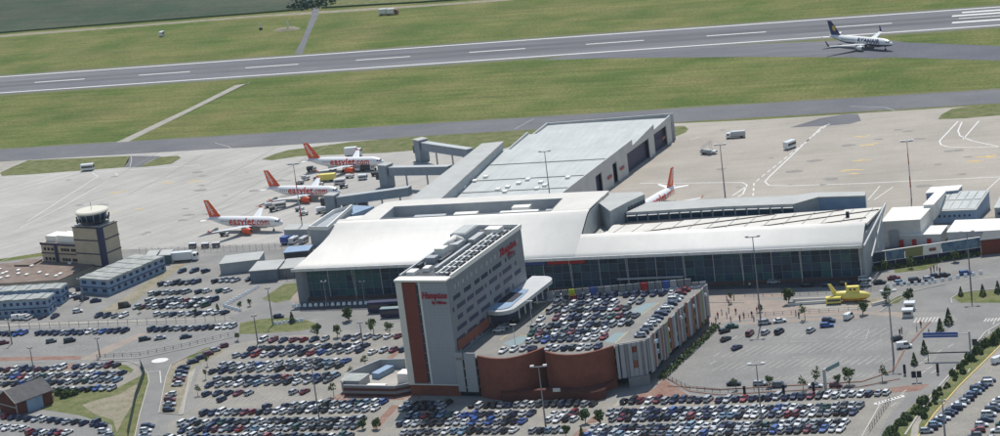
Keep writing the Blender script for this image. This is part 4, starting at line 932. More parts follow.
# brick house bottom left
BH = thing('brick_house', 'small dark brick house with a slate gable roof among the parked cars', 'house', (-142, -106, 0))
c0 = Vector((-147.0, -107.6)); e1 = Vector((8.2, -4.6)).normalized(); e2 = Vector((-e1.y, e1.x)); Wd, Dp = 9.2, 12.5
def hp(u, v, z): p = c0+e1*u+e2*v; return (p.x, p.y, z)
mb = MB(); mb.add([hp(0,0,0), hp(Wd,0,0), hp(Wd,Dp,0), hp(0,Dp,0), hp(0,0,4.4), hp(Wd,0,4.4), hp(Wd,Dp,4.4), hp(0,Dp,4.4), hp(Wd/2,0,7.2), hp(Wd/2,Dp,7.2)],
    [(0,1,5,8,4), (1,2,6,5), (2,3,7,9,6), (3,0,4,7), (3,2,1,0)]); mb.build('wall', M['brickd'], BH)
for sgn in (0, 1):
    xe = -0.5 if sgn == 0 else Wd+.5
    mb = MB(); v = [hp(xe,-.5,4.15), hp(Wd/2,-.5,7.4), hp(Wd/2,Dp+.5,7.4), hp(xe,Dp+.5,4.15)]
    mb.add(v+[(p[0], p[1], p[2]-.22) for p in v], [(0,1,2,3), (7,6,5,4), (0,4,5,1), (1,5,6,2), (2,6,7,3), (3,7,4,0)]); mb.build('roof', M['slate'], BH)
    mb = MB(); mb.tube(hp(xe,-.55,4.2), hp(Wd/2,-.55,7.45), .14, n=5); mb.build('verge_trim', M['stone'], BH)
for u in (0, Wd): mb = MB(); mb.tube(hp(u,-.06,0), hp(u,-.06,4.3), .16, n=5); mb.build('drain_pipe', M['stone'], BH)
MB().wall([hp(0,-.1,0)[:2], hp(Wd,-.1,0)[:2]], .2, 2.5, 2.75).build('string_course', M['stone'], BH)
MB().wall([hp(Wd+.06,3.5,0)[:2], hp(Wd+.06,9,0)[:2]], .2, 0, 3.8).build('door', M['bcabin'], BH)
# ------------------------------------------------------------------ cars
ORD = ['', 'first', 'second', 'third', 'fourth', 'fifth', 'sixth', 'seventh', 'eighth', 'ninth', 'tenth', 'eleventh', 'twelfth', 'thirteenth', 'fourteenth', 'fifteenth', 'sixteenth', 'seventeenth', 'eighteenth', 'nineteenth', 'twentieth']
TEN = {2: 'twenty', 3: 'thirty', 4: 'forty', 5: 'fifty'}
def ordw(n):
    if n <= 20: return ORD[n]
    t, u = divmod(n, 10); return (TEN[t][:-1]+'ieth') if u == 0 else TEN[t]+'-'+ORD[u]
PAINT = {'w': ('white', (.72, .73, .74)), 's': ('silver', (.42, .44, .47)), 'k': ('black', (.012, .013, .018)), 'n': ('navy', (.018, .028, .085)),
         'y': ('grey', (.13, .14, .16)), 'b': ('blue', (.035, .095, .34)), 'r': ('red', (.27, .025, .03)), 'm': ('maroon', (.16, .018, .035)),
         'g': ('dark green', (.02, .09, .07)), 'c': ('pale blue', (.22, .34, .46)), 'o': ('yellow', (.72, .50, .05))}
for k, (nm, c) in PAINT.items():
    m = bpy.data.materials.new('paint_'+nm.replace(' ', '_')); m.use_nodes = True; b = m.node_tree.nodes['Principled BSDF']
    b.inputs['Base Color'].default_value = (*c, 1); b.inputs['Roughness'].default_value = .28; b.inputs['Metallic'].default_value = .25 if k in 'snygc' else 0
    b.inputs['Coat Weight'].default_value = .6; b.inputs['Coat Roughness'].default_value = .06; M['p_'+k] = m
KINDS_ = {  # length, width, height, bonnet z, cabin rear, cabin front at base, cabin rear/front at roof
    'hatchback': (3.75, 1.62, 1.42, .88, -1.80, .95, -1.45, .25), 'saloon': (4.2, 1.66, 1.38, .88, -1.45, .95, -.95, .2),
    'estate': (4.25, 1.66, 1.44, .90, -2.05, .95, -1.8, .25), 'minivan': (4.2, 1.72, 1.66, 1.0, -2.02, 1.35, -1.85, .55),
    'van': (4.5, 1.8, 1.95, 1.1, -2.2, 1.6, -2.15, .95)}
KINDS = {k: (v[0]*.95, v[1]*.98, v[2]*.92, v[3]*.92)+tuple(q*.95 for q in v[4:]) for k, v in KINDS_.items()}
def car_geo(kind):
    L_, W_, H_, zb, c0, c1, t0, t1 = KINDS[kind]; h = L_/2; w = W_/2
    body = MB(); st = [(-h, .78, .36, zb-.12), (-h+.12, .95, .24, zb), (-h*.5, 1, .2, zb+.02), (h*.45, 1, .2, zb-.02), (h*.8, .96, .22, zb-.12), (h-.06, .84, .28, zb-.26), (h, .74, .36, zb-.34)]
    rings = []
    for x, f, z0, z1 in st:
        y = w*f; rings.append([(x, -y*.92, z0), (x, -y, z0+.22), (x, -y, z1-.16), (x, -y*.86, z1), (x, y*.86, z1), (x, y, z1-.16), (x, y, z0+.22), (x, y*.92, z0)])
    body.loft(rings)
    van = kind == 'van'
    body.box(t0+.03, t1-.03, -w*.66, w*.66, H_-.06, H_)                    # roof skin
    for sx, sy in ((t0, -1), (t0, 1), (t1, -1), (t1, 1)):                       # pillars
        xb = c0 if sx == t0 else c1
        body.tube((xb, sy*w*.86, zb-.02), (sx, sy*w*.68, H_-.03), .05, n=4, cap=False)
    body.tube(((c0+c1)/2-.1, -w*.87, zb), ((t0+t1)/2-.1, -w*.69, H_-.03), .05, n=4, cap=False); body.tube(((c0+c1)/2-.1, w*.87, zb), ((t0+t1)/2-.1, w*.69, H_-.03), .05, n=4, cap=False)
    if van: body.box(c0+.02, -.2, -w*.84, w*.84, zb-.02, H_-.02)
    win = MB(); b_ = [(c0, -w*.84, zb-.03), (c1, -w*.84, zb-.03), (c1, w*.84, zb-.03), (c0, w*.84, zb-.03)]; t_ = [(t0, -w*.66, H_-.05), (t1, -w*.66, H_-.05), (t1, w*.66, H_-.05), (t0, w*.66, H_-.05)]
    if van: b_[0] = (-.15, -w*.84, zb-.03); b_[3] = (-.15, w*.84, zb-.03); t_[0] = (-.15, -w*.7, H_-.05); t_[3] = (-.15, w*.7, H_-.05)
    win.add(b_+t_, [(4,5,6,7), (0,1,5,4), (1,2,6,5), (2,3,7,6), (3,0,4,7), (3,2,1,0)])
    wh = MB(); wh.tube((0, -.09, 0), (0, .09, 0), .30, n=8)
    lt = MB(); lt.box(-h-.01, -h+.1, -w*.8, -w*.55, .58, .72); lt.box(-h-.01, -h+.1, w*.55, w*.8, .58, .72)
    return body, win, wh, lt, (L_, W_)
GEO = {k: car_geo(k) for k in KINDS}
CM = {}
def car_meshes(kind, pc):
    key = (kind, pc)
    if key not in CM:
        if kind not in CM:
            b, w_, wh, lt, _ = GEO[kind]; CM[kind] = (w_.mesh('windows', M['cglass']), wh.mesh('wheel', M['tyre']), lt.mesh('tail_lamps', M['lampr']))
        CM[key] = GEO[kind][0].mesh('body', M['p_'+pc])
    return CM[key], CM[kind]
def make_car(p, az, kind, pc, label, group):
    cat = {'van': 'van'}.get(kind, 'car')
    t = thing('parked_van' if cat == 'van' else 'parked_car', label, cat, p, az, group)
    bm_, (wm, whm, ltm) = car_meshes(kind, pc)
    link_mesh('body', bm_, t); link_mesh('windows', wm, t); link_mesh('tail_lamps', ltm, t)
    L_, W_ = GEO[kind][4]
    for sx in (-.31, .31):
        for sy in (-1, 1): link_mesh('wheel', whm, t, (sx*L_, sy*(W_/2-.09), .30))
    return t
CARS = []
crn = random.Random(21)
PAL = 'nnnnnnnnkkkkkkksssssssssssswwwwwwwwwwyyyyybbrmgcc'
def row(desc, a, b, n, az=78, z=.1, fill=1.0, cols='', h=0.0, group=None, flip=None):
    A, B_ = G(a[0], a[1], h), G(b[0], b[1], h); L_ = []
    for k in range(n):
        if crn.random() > fill: continue
        t = (k+.0)/max(1, n-1); p = A.lerp(B_, t)
        p.x += crn.uniform(-.12, .12); p.y += crn.uniform(-.35, .35); p.z = h+z
        c = cols[k] if k < len(cols) and cols[k] != '.' else crn.choice(PAL)
        kd = crn.choice(('hatchback', 'hatchback', 'hatchback', 'saloon', 'saloon', 'estate', 'minivan'))
        L_.append((p, R(az+crn.uniform(-1.5, 1.5)+(180 if crn.random() < .4 else 0)), kd, c))
    for i, (p, r_, kd, c) in enumerate(L_):
        CARS.append(dict(p=p, r=r_, kind=kd, c=c, i=i+1, n=len(L_), desc=desc, group=group or 'cars parked '+desc, single=False))
def one(x, y, c, label, kind='hatchback', az=0, h=0.0, z=.1, group=None):
    p = G(x, y, h); p.z = h+z
    CARS.append(dict(p=p, r=R(az), kind=kind, c=c, desc=label, single=True, group=group))
# bottom, left to right
row('in the back line of the bottom left block', (183, 424.5), (362, 420.5), 23, 74)
row('in the front line of the bottom left block', (184, 431.5), (356, 427.5), 22, 74)
row('along the very bottom left edge', (150, 440), (350, 437), 26, 74)
row('in the front line below the open bays', (205, 414.5), (376, 410), 22, 74, cols='nnwsymr')
row('in the back line below the service yard', (296, 406), (384, 403), 12, 74)
row('in the short pair below the open bays', (267, 408), (286, 407), 2, 74, cols='nn')
row('in the back line below the hotel shadow', (410, 417.5), (531, 415), 16, 76, cols='ncrkcgwbbynwsnwn')
row('in the front line below the hotel shadow', (401.5, 425), (523, 423), 16, 76)
row('at the bottom edge right of the path', (405, 434), (514, 431.5), 14, 76)
row('at the bottom edge under the tall lamp', (534, 432), (565, 431), 5, 76)
row('in the hotel shadow, back line', (407, 405.8), (448, 404.5), 6, 76, cols='wkknsk')
row('in the hotel shadow, front line', (403, 410), (441, 409), 6, 76, cols='wnkkks')
row('at the foot of the brick drums', (473, 406.8), (593.5, 404.8), 17, 76, cols='kwkksnsswykknkksknr')
row('left of the red path, back line', (555, 415.5), (583, 415), 4, 76, cols='wwmg')
row('left of the red path, front line', (549.6, 421.5), (575, 420.6), 4, 76)
row('along the red kerb right of the drums', (625, 402.6), (708, 401), 11, 76, cols='kkmwmsnnkns')
row('along the red kerb, right-hand run', (720, 401.3), (887, 394.3), 21, 76, cols='nsnrnknsnnnmkwwswwnsw')
row('in the back line of the middle right block', (611, 413.8), (860, 407.4), 32, 76)
row('in the front line of the middle right block', (613.6, 420.3), (854, 413.8), 31, 76)
row('in the back line of the bottom right block', (594, 430.4), (757, 426.3), 21, 76)
row('in the bottom right corner block, back line', (767, 426), (846, 423.5), 11, 76)
row('in the front line of the bottom right block', (588, 437), (756, 433), 21, 76)
row('in the bottom right corner block, front line', (766, 432.6), (841, 430.3), 10, 76)
# middle field
row('in the top row of the middle field', (263, 341.6), (325, 340.5), 7, 72, cols='wmnmrns')
row('in the top row beside the hotel', (346, 339.5), (399, 337.5), 6, 72, cols='nssswm')
row('in the second double row, back line', (252, 350), (366, 346.8), 13, 72)
row('in the second double row, front line', (237, 357), (360, 352), 14, 72, cols='snrwn')
row('in the short run beside the hotel', (373, 353.2), (404, 350.5), 4, 72, cols='wsmn')
row('in the third double row, back line', (222, 367), (347, 362), 14, 72)
row('in the third double row, front line', (214, 372.4), (339, 367.5), 14, 72)
row('in the fourth double row, back line', (218, 380.5), (336, 376.6), 13, 72)
row('in the fourth double row, front line', (210, 386.5), (328, 381.8), 13, 72)
row('in the nearly empty bays', (207.5, 395), (249.6, 394.2), 5, 72, cols='nnnms')
one(222, 400.8, 'n', 'navy car parked just in front of the left group of the empty bays', az=72)
one(294, 393.4, 's', 'silver hatchback alone in the empty bays, left of the maroon one', az=72)
one(305, 392.9, 'm', 'maroon saloon alone in the empty bays beside a silver hatchback', 'saloon', 72)
# left-hand lots
row('beside the road left of the roundabout', (0, 371.3), (62, 369.5), 9, 76, cols='nmwnnmnsw')
row('in the road-side row after the gap', (77, 368), (117, 366.5), 6, 76, cols='nwnsmk')
row('in the left double row, back line', (0, 378.5), (122, 374.5), 17, 76)
row('in the left double row, front line', (0, 385.3), (118, 381), 16, 76)
row('in the row above the grass bank', (52, 392.2), (112, 389.6), 9, 76)
row('left of the brick house', (-2, 394), (2, 402), 2, 76)
row('in the row in front of the brick house', (6, 418), (76, 423), 10, 72, cols='rnnnswnnsk')
row('in the short row right of the brick house', (84, 424.6), (96, 424.4), 2, 72, cols='nn')
row('at the bottom left corner', (0, 428.5), (25, 429.5), 4, 72)
row('at the bottom edge in front of the house', (31, 434), (67, 434), 6, 72, cols='rnwnrw')
row('stacked beside the green bank', (101, 427), (108, 437), 3, 10, cols='nws')
row('stacked below the bend in the road', (148, 427.5), (144, 437), 3, 10, cols='nws')
row('at the left end of the fenced lot', (0, 335), (24, 334.6), 5, 76, cols='nnnbb')
row('along the fence of the upper left lot', (40, 334.2), (83, 333.6), 8, 76, cols='nnnnsnnn')
row('by the fence left of the path', (90, 333), (125, 331.8), 6, 76, cols='wsbnnn')
row('along the fence right of the concrete path', (152, 330.8), (233, 327.8), 13, 76, cols='nnn.sn.nn.ww')
for (x, y, c, l, kd) in ((51.5, 342.5, 'y', 'dark grey car standing alone in the empty upper left bays', 'hatchback'), (70, 342, 'k', 'black minivan standing alone in the empty upper left bays', 'minivan'), (3.5, 344, 'm', 'maroon car at the left edge of the empty upper left bays', 'saloon'),
        (145, 340.3, 'k', 'black estate alone just right of the concrete path', 'estate'), (160.5, 339.2, 's', 'silver car alone right of a black estate in the upper left lot', 'saloon'), (186, 338, 'n', 'navy car alone below the fence near the roundabout', 'saloon')):
    one(x, y, c, l, kd, 30)
row('on the verge up from the roundabout', (193, 363), (223, 347.8), 5, 40, cols='nnmsm')
row('stacked on the brown island', (184, 369), (177, 386), 5, 5, cols='nnsmw')
row('lower down on the brown island', (171, 396), (169, 411), 4, 5, cols='wmsn')
row('at the top of the staff lot', (182, 272.5), (206.5, 272), 3, 60, cols='nnn')
row('in the second row of the staff lot', (163, 285), (250, 280.5), 14, 60, fill=.85)
row('in the third row of the staff lot', (146, 295), (228, 291.6), 13, 60, fill=.9)
row('in the middle line of the staff lot', (150, 302.5), (214, 301), 11, 60)
row('in the front line of the staff lot', (137, 308.5), (206, 306.2), 11, 60)
row('along the hedge of the staff lot', (158, 315.5), (225, 313.5), 9, 60, cols='wsnwsnww')
row('by the entrance of the staff lot', (99, 317), (124, 316.8), 4, 70, cols='nnsw')
row('beside the blue cabins', (67, 296), (85, 300), 4, 60, cols='nwnn')
row('in front of the blue cabins', (30, 318.8), (55, 317.5), 3, 80, cols='wnn')
for (x, y, c, l, kd) in ((18, 319.5, 'w', 'white van at the left in front of the blue cabins', 'van'), (25.5, 319.3, 'w', 'white van second from the left before the blue cabins', 'van'), (125, 307.3, 'k', 'black van alone left of the staff lot rows', 'van'),
        (68, 281.5, 'w', 'white car in the yard behind the blue cabins', 'hatchback'), (81, 290.5, 'n', 'navy car in the yard between the cabins', 'hatchback'), (96, 302, 'n', 'navy car on the lane by the end-on cabins', 'saloon'), (78, 312.5, 'w', 'white car on the lane in front of the cabins', 'hatchback'), (64, 285.5, 'k', 'black car in the yard behind the blue cabins', 'hatchback')):
    one(x, y, c, l, kd, 20)
# parking roof
row('in the back row on the parking roof, left run', (553, 299), (613, 297.3), 9, 78, h=11.4, z=.02, cols='nwnrnsnnn')
row('in the back row on the parking roof, right run', (627, 296.4), (672, 294.4), 6, 78, h=11.4, z=.02, cols='nnnnnw')
row('in the second roof row, back line', (557, 305.6), (640, 302.8), 11, 78, h=11.4, z=.02, fill=.9)
row('in the second roof row, front line', (551, 312), (627, 309.4), 11, 78, h=11.4, z=.02)
row('in the third roof row, back line', (541, 320), (636, 316.6), 13, 78, h=11.4, z=.02, fill=.85)
row('in the third roof row, front line', (535, 328), (630, 324.4), 13, 78, h=11.4, z=.02, fill=.9)
row('in the fourth roof row, back line', (532, 334.8), (604, 332.3), 10, 78, h=11.4, z=.02, fill=.9)
row('in the fourth roof row, front line', (530, 342), (604, 338.6), 10, 78, h=11.4, z=.02)
row('behind the left brick drum on the roof', (504, 351.5), (533, 349.5), 4, 78, h=11.4, z=.02, cols='wwsn')
row('behind the right brick drum on the roof', (549, 349.5), (598, 348), 7, 78, h=11.4, z=.02, cols='swnkwsn')
row('along the panelled side of the parking roof', (684, 291.5), (640, 337), 14, 4, h=11.4, z=.02, cols='rmswnswnnswsns')
row('in the shade of the hotel canopy', (498.5, 331.5), (513, 322.5), 4, 10, h=11.4, z=.02, cols='wskk')
# right lot
RL = 'cars scattered in the right-hand parking lot'
for (x, y, c, l, kd, az) in ((724.7, 332.5, 'k', 'black car at the left top corner of the right lot, beside a green one', 'hatchback', 40), (732, 328, 'g', 'dark green car at the left top corner of the right lot', 'saloon', 10), (725.8, 340.5, 'k', 'black car below the dark green one in the right lot', 'saloon', 60),
    (737, 349, 'n', 'navy car lowest of the moving cars in the right lot', 'saloon', 60), (750, 335, 'm', 'maroon car standing just left of a silver one in the right lot', 'minivan', 80), (765.6, 334, 's', 'silver car below another silver one in the right lot', 'hatchback', 70),
    (779.5, 333.3, 'k', 'black car with pale roof right of two silver ones in the right lot', 'minivan', 70), (765, 324.3, 's', 'long silver car in the top row beside the red paving', 'minivan', 15), (780, 322.3, 'w', 'white car in the top row beside the red paving', 'saloon', 20),
    (811, 332, 's', 'silver car alone in the middle of the right lot', 'hatchback', 70), (829, 322, 'n', 'navy car just above the bright blue one', 'estate', -10), (827, 327, 'b', 'bright blue car in the right lot below a navy one', 'estate', 8),
    (897, 340, 'k', 'black car left of the white van by the lot exit', 'hatchback', 50)):
    one(x, y, c, l, kd, az, group=None)
one(849, 318.6, 'w', 'white van with its white roof toward us at the top of the right lot', 'van', 70)
one(904.5, 348, 'w', 'big white van near the exit of the right lot', 'van', 12)
for (x, y, c, l, kd, az) in ((734, 385.2, 'k', 'black car on the kerbed lane, leftmost', 'saloon', 0), (760.6, 385.4, 's', 'silver estate on the kerbed lane under the twin lamp', 'estate', 2), (779.5, 387, 'y', 'grey car on the kerbed lane behind the silver estate', 'minivan', 0),
    (815.6, 387.3, 'w', 'white car on the kerbed lane left of a maroon one', 'saloon', 2), (836, 387, 'm', 'maroon car on the kerbed lane below the sign gantry', 'hatchback', 5),
    (774, 283.5, 's', 'silver car stopped in the shade before the terminal glass', 'estate', 5), (807.5, 286.6, 'k', 'black car stopped before the terminal glass left of the yellow submarine', 'saloon', 2), (828, 286.6, 'n', 'navy car just behind the submarine tail fin', 'hatchback', 2),
    (839, 277.6, 's', 'silver estate against the terminal glass behind the submarine', 'estate', 4), (846, 285, 'k', 'black minivan directly behind the submarine', 'minivan', 4), (865, 281, 'w', 'white minivan at the right end of the terminal glass', 'minivan', 4), (866, 286.6, 's', 'silver car below the white minivan by the terminal end', 'hatchback', 4),
    (880, 284, 'k', 'black car in the drop-off queue, leftmost of it', 'saloon', 10), (894, 279.6, 'm', 'maroon car in the drop-off queue', 'saloon', 10), (900, 284.2, 'c', 'pale blue car in the drop-off queue', 'hatchback', 10), (915, 282.3, 'k', 'black minivan in the drop-off queue', 'minivan', 12),
    (929, 280.4, 's', 'silver car in the drop-off queue', 'hatchback', 16), (935, 277.6, 'n', 'navy car behind the silver one in the drop-off queue', 'saloon', 16), (944, 276.8, 'k', 'black car at the front of the drop-off queue', 'saloon', 16), (966, 274.6, 'b', 'blue car alone ahead of the drop-off queue', 'estate', 16),
    (279, 317.8, 'n', 'navy car on the road beside the grass left of the terminal', 'hatchback', 5), (998.5, 362.5, 'w', 'white car at the right edge on the far lane', 'van', 50)):
    one(x, y, c, l, kd, az)
row('in the long slanting row at the right edge', (989, 382), (927, 433), 17, 4, cols='nwnncnnswnnnwncns')
row('in the lower slanting row at the right edge', (999, 402), (975, 437), 8, 4, cols='wsnwnwry')
row('beyond it in the bottom right corner', (1003, 425), (993, 440), 3, 4)
for c in CARS: c['d'] = depth(c['p']) if -20 < 500+F_PX*(Vector(c['p'])-CAM).dot(RT)/depth(c['p']) < 1020 else 9e9
rows_ = sorted([c for c in CARS if not c['single']], key=lambda c: c['d'])
NEAR = rows_[:300]; FAR = rows_[300:]
def lab(c):
    kd = PAINT[c['c']][0]+' '+c['kind']
    return '%s, %s from the left %s' % (kd, ordw(c['i']), c['desc'])
for c in NEAR:
    if 'stacked' in c['desc'] or 'slanting' in c['desc'] or 'lower down' in c['desc'] or 'beyond' in c['desc'] or 'panelled' in c['desc'] or 'left of the brick' in c['desc']:
        l = '%s %s, %s from the top %s' % (PAINT[c['c']][0], c['kind'], ordw(c['i']), c['desc'])
    else: l = lab(c)
    make_car(c['p'], c['r'], c['kind'], c['c'], l, c['group'])
for c in CARS:
    if c['single']: make_car(c['p'], c['r'], c['kind'], c['c'], c['desc'], c['group'])
# the rest, joined
big = MB(); keys = list(PAINT)
mats_ = [M['p_'+k] for k in keys]+[M['cglass'], M['tyre']]
for c in FAR:
    if c['d'] > 8e9: continue
    b, w_, wh, lt, (L_, W_) = GEO[c['kind']]; ca, sa = math.cos(c['r']), math.sin(c['r'])
    for src, mi, off in [(b, keys.index(c['c']), (0, 0, 0)), (w_, len(keys), (0, 0, 0))]+[(wh, len(keys)+1, (sx*L_, sy*(W_/2-.09), .3)) for sx in (-.31, .31) for sy in (-1, 1)]:
        big.mi = mi
        big.add([(c['p'].x+(v[0]+off[0])*ca-(v[1]+off[1])*sa, c['p'].y+(v[0]+off[0])*sa+(v[1]+off[1])*ca, c['p'].z+v[2]+off[2]) for v in src.v], src.f)
tag(big.build('parked_cars', mats_), 'smaller cars parked in rows in the farther lots and on the parking roof', 'cars', kind='stuff')

# ------------------------------------------------------------------ larger road and apron vehicles
def vehicle(name, label, cat, x, y, az, L_, W_, H_, boxm, cabm='white_p', cab=2.0, low=False, group=None, roofm=None):
    """lorry or bus: load box, cab with windscreen, wheels"""
    p = G(x, y); t = thing(name, label, cat, (p.x, p.y, .08), R(az), group)
    if cab: 
        local(MB().box(-L_/2, L_/2-cab-.15, -W_/2, W_/2, .75, H_)).build('load_box', M[boxm], t)
        q = MB(); q.loft([[(L_/2-cab, -W_/2, .45), (L_/2-cab, W_/2, .45), (L_/2-cab, W_/2, H_*.82), (L_/2-cab, -W_/2, H_*.82)], [(L_/2-.35, -W_/2, .45), (L_/2-.35, W_/2, .45), (L_/2-.35, W_/2*.95, H_*.8), (L_/2-.35, -W_/2*.95, H_*.8)], [(L_/2, -W_/2*.95, .45), (L_/2, W_/2*.95, .45), (L_/2, W_/2*.9, H_*.5), (L_/2, -W_/2*.9, H_*.5)]]); CB = local(q).build('cab', M[cabm], t)
        q = MB(); q.add([(L_/2-.3, -W_/2*.88, H_*.76), (L_/2+.03, -W_/2*.85, H_*.5), (L_/2+.03, W_/2*.85, H_*.5), (L_/2-.3, W_/2*.88, H_*.76)], [(0, 1, 2, 3)]); q.box(L_/2-cab*.7, L_/2-cab*.25, -W_/2-.02, W_/2+.02, H_*.5, H_*.74); local(q).build('cab_window', M['cglass'], CB)
        local(MB().box(-L_/2+.1, L_/2-.3, -W_/2*.7, W_/2*.7, .4, .72)).build('chassis', M['darkm'], t)
    else:
        local(MB().box(-L_/2, L_/2, -W_/2, W_/2, .35, H_)).build('body', M[boxm], t)
        local(MB().box(-L_/2+.4, L_/2-.15, -W_/2-.02, W_/2+.02, H_*.45, H_*.8)).build('window_band', M['cglass'], t)
        local(MB().box(L_/2-.1, L_/2+.03, -W_/2*.9, W_/2*.9, H_*.4, H_*.85)).build('windscreen', M['cglass'], t)
        local(MB().box(-L_/2-.02, L_/2+.02, -W_/2-.03, W_/2+.03, H_+.01, H_+.12)).build('roof', M[roofm or boxm], t)
    for sx in (-.3, .33):
        for sy in (-1, 1):
            q = MB(); q.tube((sx*L_, sy*(W_/2-.15)-.12, .42), (sx*L_, sy*(W_/2-.15)+.12, .42), .42, n=8); local(q).build('wheel', M['tyre'], t)
    return t
M['white_p'] = M['p_w']
vehicle('shuttle_bus', 'navy double length bus parked at the terminal front beside the hotel', 'bus', 386, 311.5, 4, 11, 2.5, 3.4, 'navy', cab=0)
vehicle('shuttle_bus', 'dark bus with pale blue roof, nearer of two beside the hotel', 'bus', 397, 316.5, 4, 10, 2.5, 2.9, 'navy', cab=0, roofm='cyan')
vehicle('lorry', 'white box lorry by the dark green containers near the apron fence', 'lorry', 186, 261, 8, 9.5, 2.5, 3.5, 'p_w')
vehicle('passenger_bus', 'white airport bus standing at the edge of the grass island on the left', 'bus', 88, 170.5, 8, 5.5, 2.4, 2.7, 'p_w', cab=0)
t = vehicle('fuel_tanker', 'grey fuel tanker with white cab on the right apron', 'tanker', 736, 137.8, 186, 7.5, 2.5, 2.6, 'metal', cab=1.8)
vehicle('service_van', 'white van driving beside the dashed lane on the right apron', 'van', 790, 148.5, 60, 5.2, 2.2, 2.8, 'p_w', cab=0)
t = vehicle('stair_truck', 'white truck with raised passenger stairs on the right apron', 'truck', 709, 154, -12, 6.5, 2.2, 1.5, 'metal', cab=1.8)
q = MB(); q.add([(-3, -.9, 1.5), (-3, .9, 1.5), (1.2, .9, 4.4), (1.2, -.9, 4.4), (-3, -.9, 1.7), (-3, .9, 1.7), (1.2, .9, 4.6), (1.2, -.9, 4.6)], [(0,3,2,1),(4,5,6,7),(0,1,5,4),(1,2,6,5),(2,3,7,6),(3,0,4,7)]); local(q).build('stairs', M['p_w'], t)
for sy in (-1, 1): q = MB(); q.tube((1.0, sy*.8, 1.5), (1.0, sy*.8, 5.2), .08, n=5); q.tube((-3, sy*.85, 2.4), (1.2, sy*.85, 5.3), .06, n=5); local(q).build('handrail', M['lamp'], t)
vehicle('catering_truck', 'white high box truck behind the farthest orange-tailed airliner', 'truck', 354, 156.5, 6, 7.2, 2.5, 3.9, 'p_w')
vehicle('baggage_truck', 'orange-yellow box truck between the two rear airliners', 'truck', 325, 181.5, 186, 9, 2.5, 3.0, 'ywt')
vehicle('service_van', 'white van under the left wing area of the middle airliner', 'van', 280.5, 207.5, 20, 4.6, 1.9, 2.0, 'p_w', cab=0)
vehicle('service_van', 'white van right of the baggage truck between airliners', 'van', 340, 184, 12, 4.4, 1.9, 1.9, 'p_w', cab=0)
vehicle('service_van', 'small white van alone between the airliners and the jet bridge', 'van', 363, 179.6, 5, 3.6, 1.9, 1.9, 'p_w', cab=0)
vehicle('apron_tug', 'dark tug beside the tail of the farthest airliner', 'tug', 312, 171.5, 5, 3.8, 2.0, 2.0, 'darkm', cab=1.2)
vehicle('apron_tug', 'dark loader under the nose of the farthest airliner', 'loader', 368, 171, 5, 5.5, 2.2, 2.6, 'darkm', cab=1.4)
vehicle('apron_tug', 'small white tug left of the baggage truck', 'tug', 306, 180, 5, 3.2, 1.7, 1.8, 'metal', cab=1.2)
vehicle('service_truck', 'bright blue truck by the apron shed right of the nearest airliner', 'truck', 287, 243.5, 80, 5, 2.4, 2.9, 'bluep', cabm='bluep')
vehicle('service_van', 'white van beside the bright blue truck', 'van', 294, 243.2, 80, 4.4, 1.9, 2.1, 'p_w', cab=0)
vehicle('service_van', 'grey van second from the bright blue truck', 'van', 304, 242.8, 80, 4.4, 1.9, 2.0, 'metal', cab=0)
vehicle('service_van', 'dark van behind the small annex roofs', 'van', 350, 209.6, 10, 5, 2.0, 2.2, 'darkm', cab=0)
vehicle('service_van', 'dark van right of another one behind the small annex roofs', 'van', 362, 208, 10, 5, 2.0, 2.1, 'navy', cab=0)
vehicle('service_truck', 'white pickup with ladder near the tail of the middle airliner', 'truck', 271, 207, 25, 4.6, 1.9, 1.7, 'metal', cab=1.6)
vehicle('service_truck', 'white truck at the foot of the nearest jet bridge', 'truck', 323, 212.5, 30, 4.8, 2.0, 2.2, 'p_w', cab=1.6)
vehicle('service_van', 'orange-yellow taxi van in front of the yellow submarine', 'van', 834, 303.8, 4, 4.4, 1.9, 2.0, 'ywt', cab=0)
vehicle('service_van', 'tiny white vehicle alone on the far grass beyond the runway', 'van', 162, 36.5, 90, 4, 1.9, 2.6, 'p_w', cab=0)
vehicle('works_truck', 'orange and white works truck beyond the runway, left of a pair', 'truck', 385, 15, 0, 6.5, 2.6, 3.4, 'p_w', cabm='terra')
vehicle('works_truck', 'orange and white works truck beyond the runway, right of a pair', 'truck', 393, 14.8, 0, 6.5, 2.6, 3.4, 'p_w', cabm='terra')
t = block('apron_shed', 'low grey shed on the apron by the left annex', 'shed', PG([(285, 238.5), (308, 238), (312, 232.5), (290, 233)]), 3.0, 'wall_g', 'roof_grey')
for i, (x, y) in enumerate(((193, 248), (205.6, 248), (216.4, 247.4))):
    p = G(x, y); t = thing('baggage_cart', '%s white baggage cart in front of the nearest airliner' % ('leftmost', 'middle', 'rightmost')[i], 'cart', (p.x, p.y, .03), R(3), 'baggage carts by the apron fence')
    local(MB().box(-1.4, 1.4, -.8, .8, .5, .65)).build('bed', M['darkm'], t); local(MB().box(-1.4, 1.4, -.8, .8, 1.7, 1.9)).build('canopy', M['p_w'], t)
    local(MB().box(-1.3, 1.3, -.7, .7, .66, 1.5)).build('luggage', M['navy'], t)
    for sx in (-1, 1):
        for sy in (-.7, .7): q = MB(); q.tube((sx, sy-.06, .22), (sx, sy+.06, .22), .22, n=6); local(q).build('wheel', M['tyre'], t)
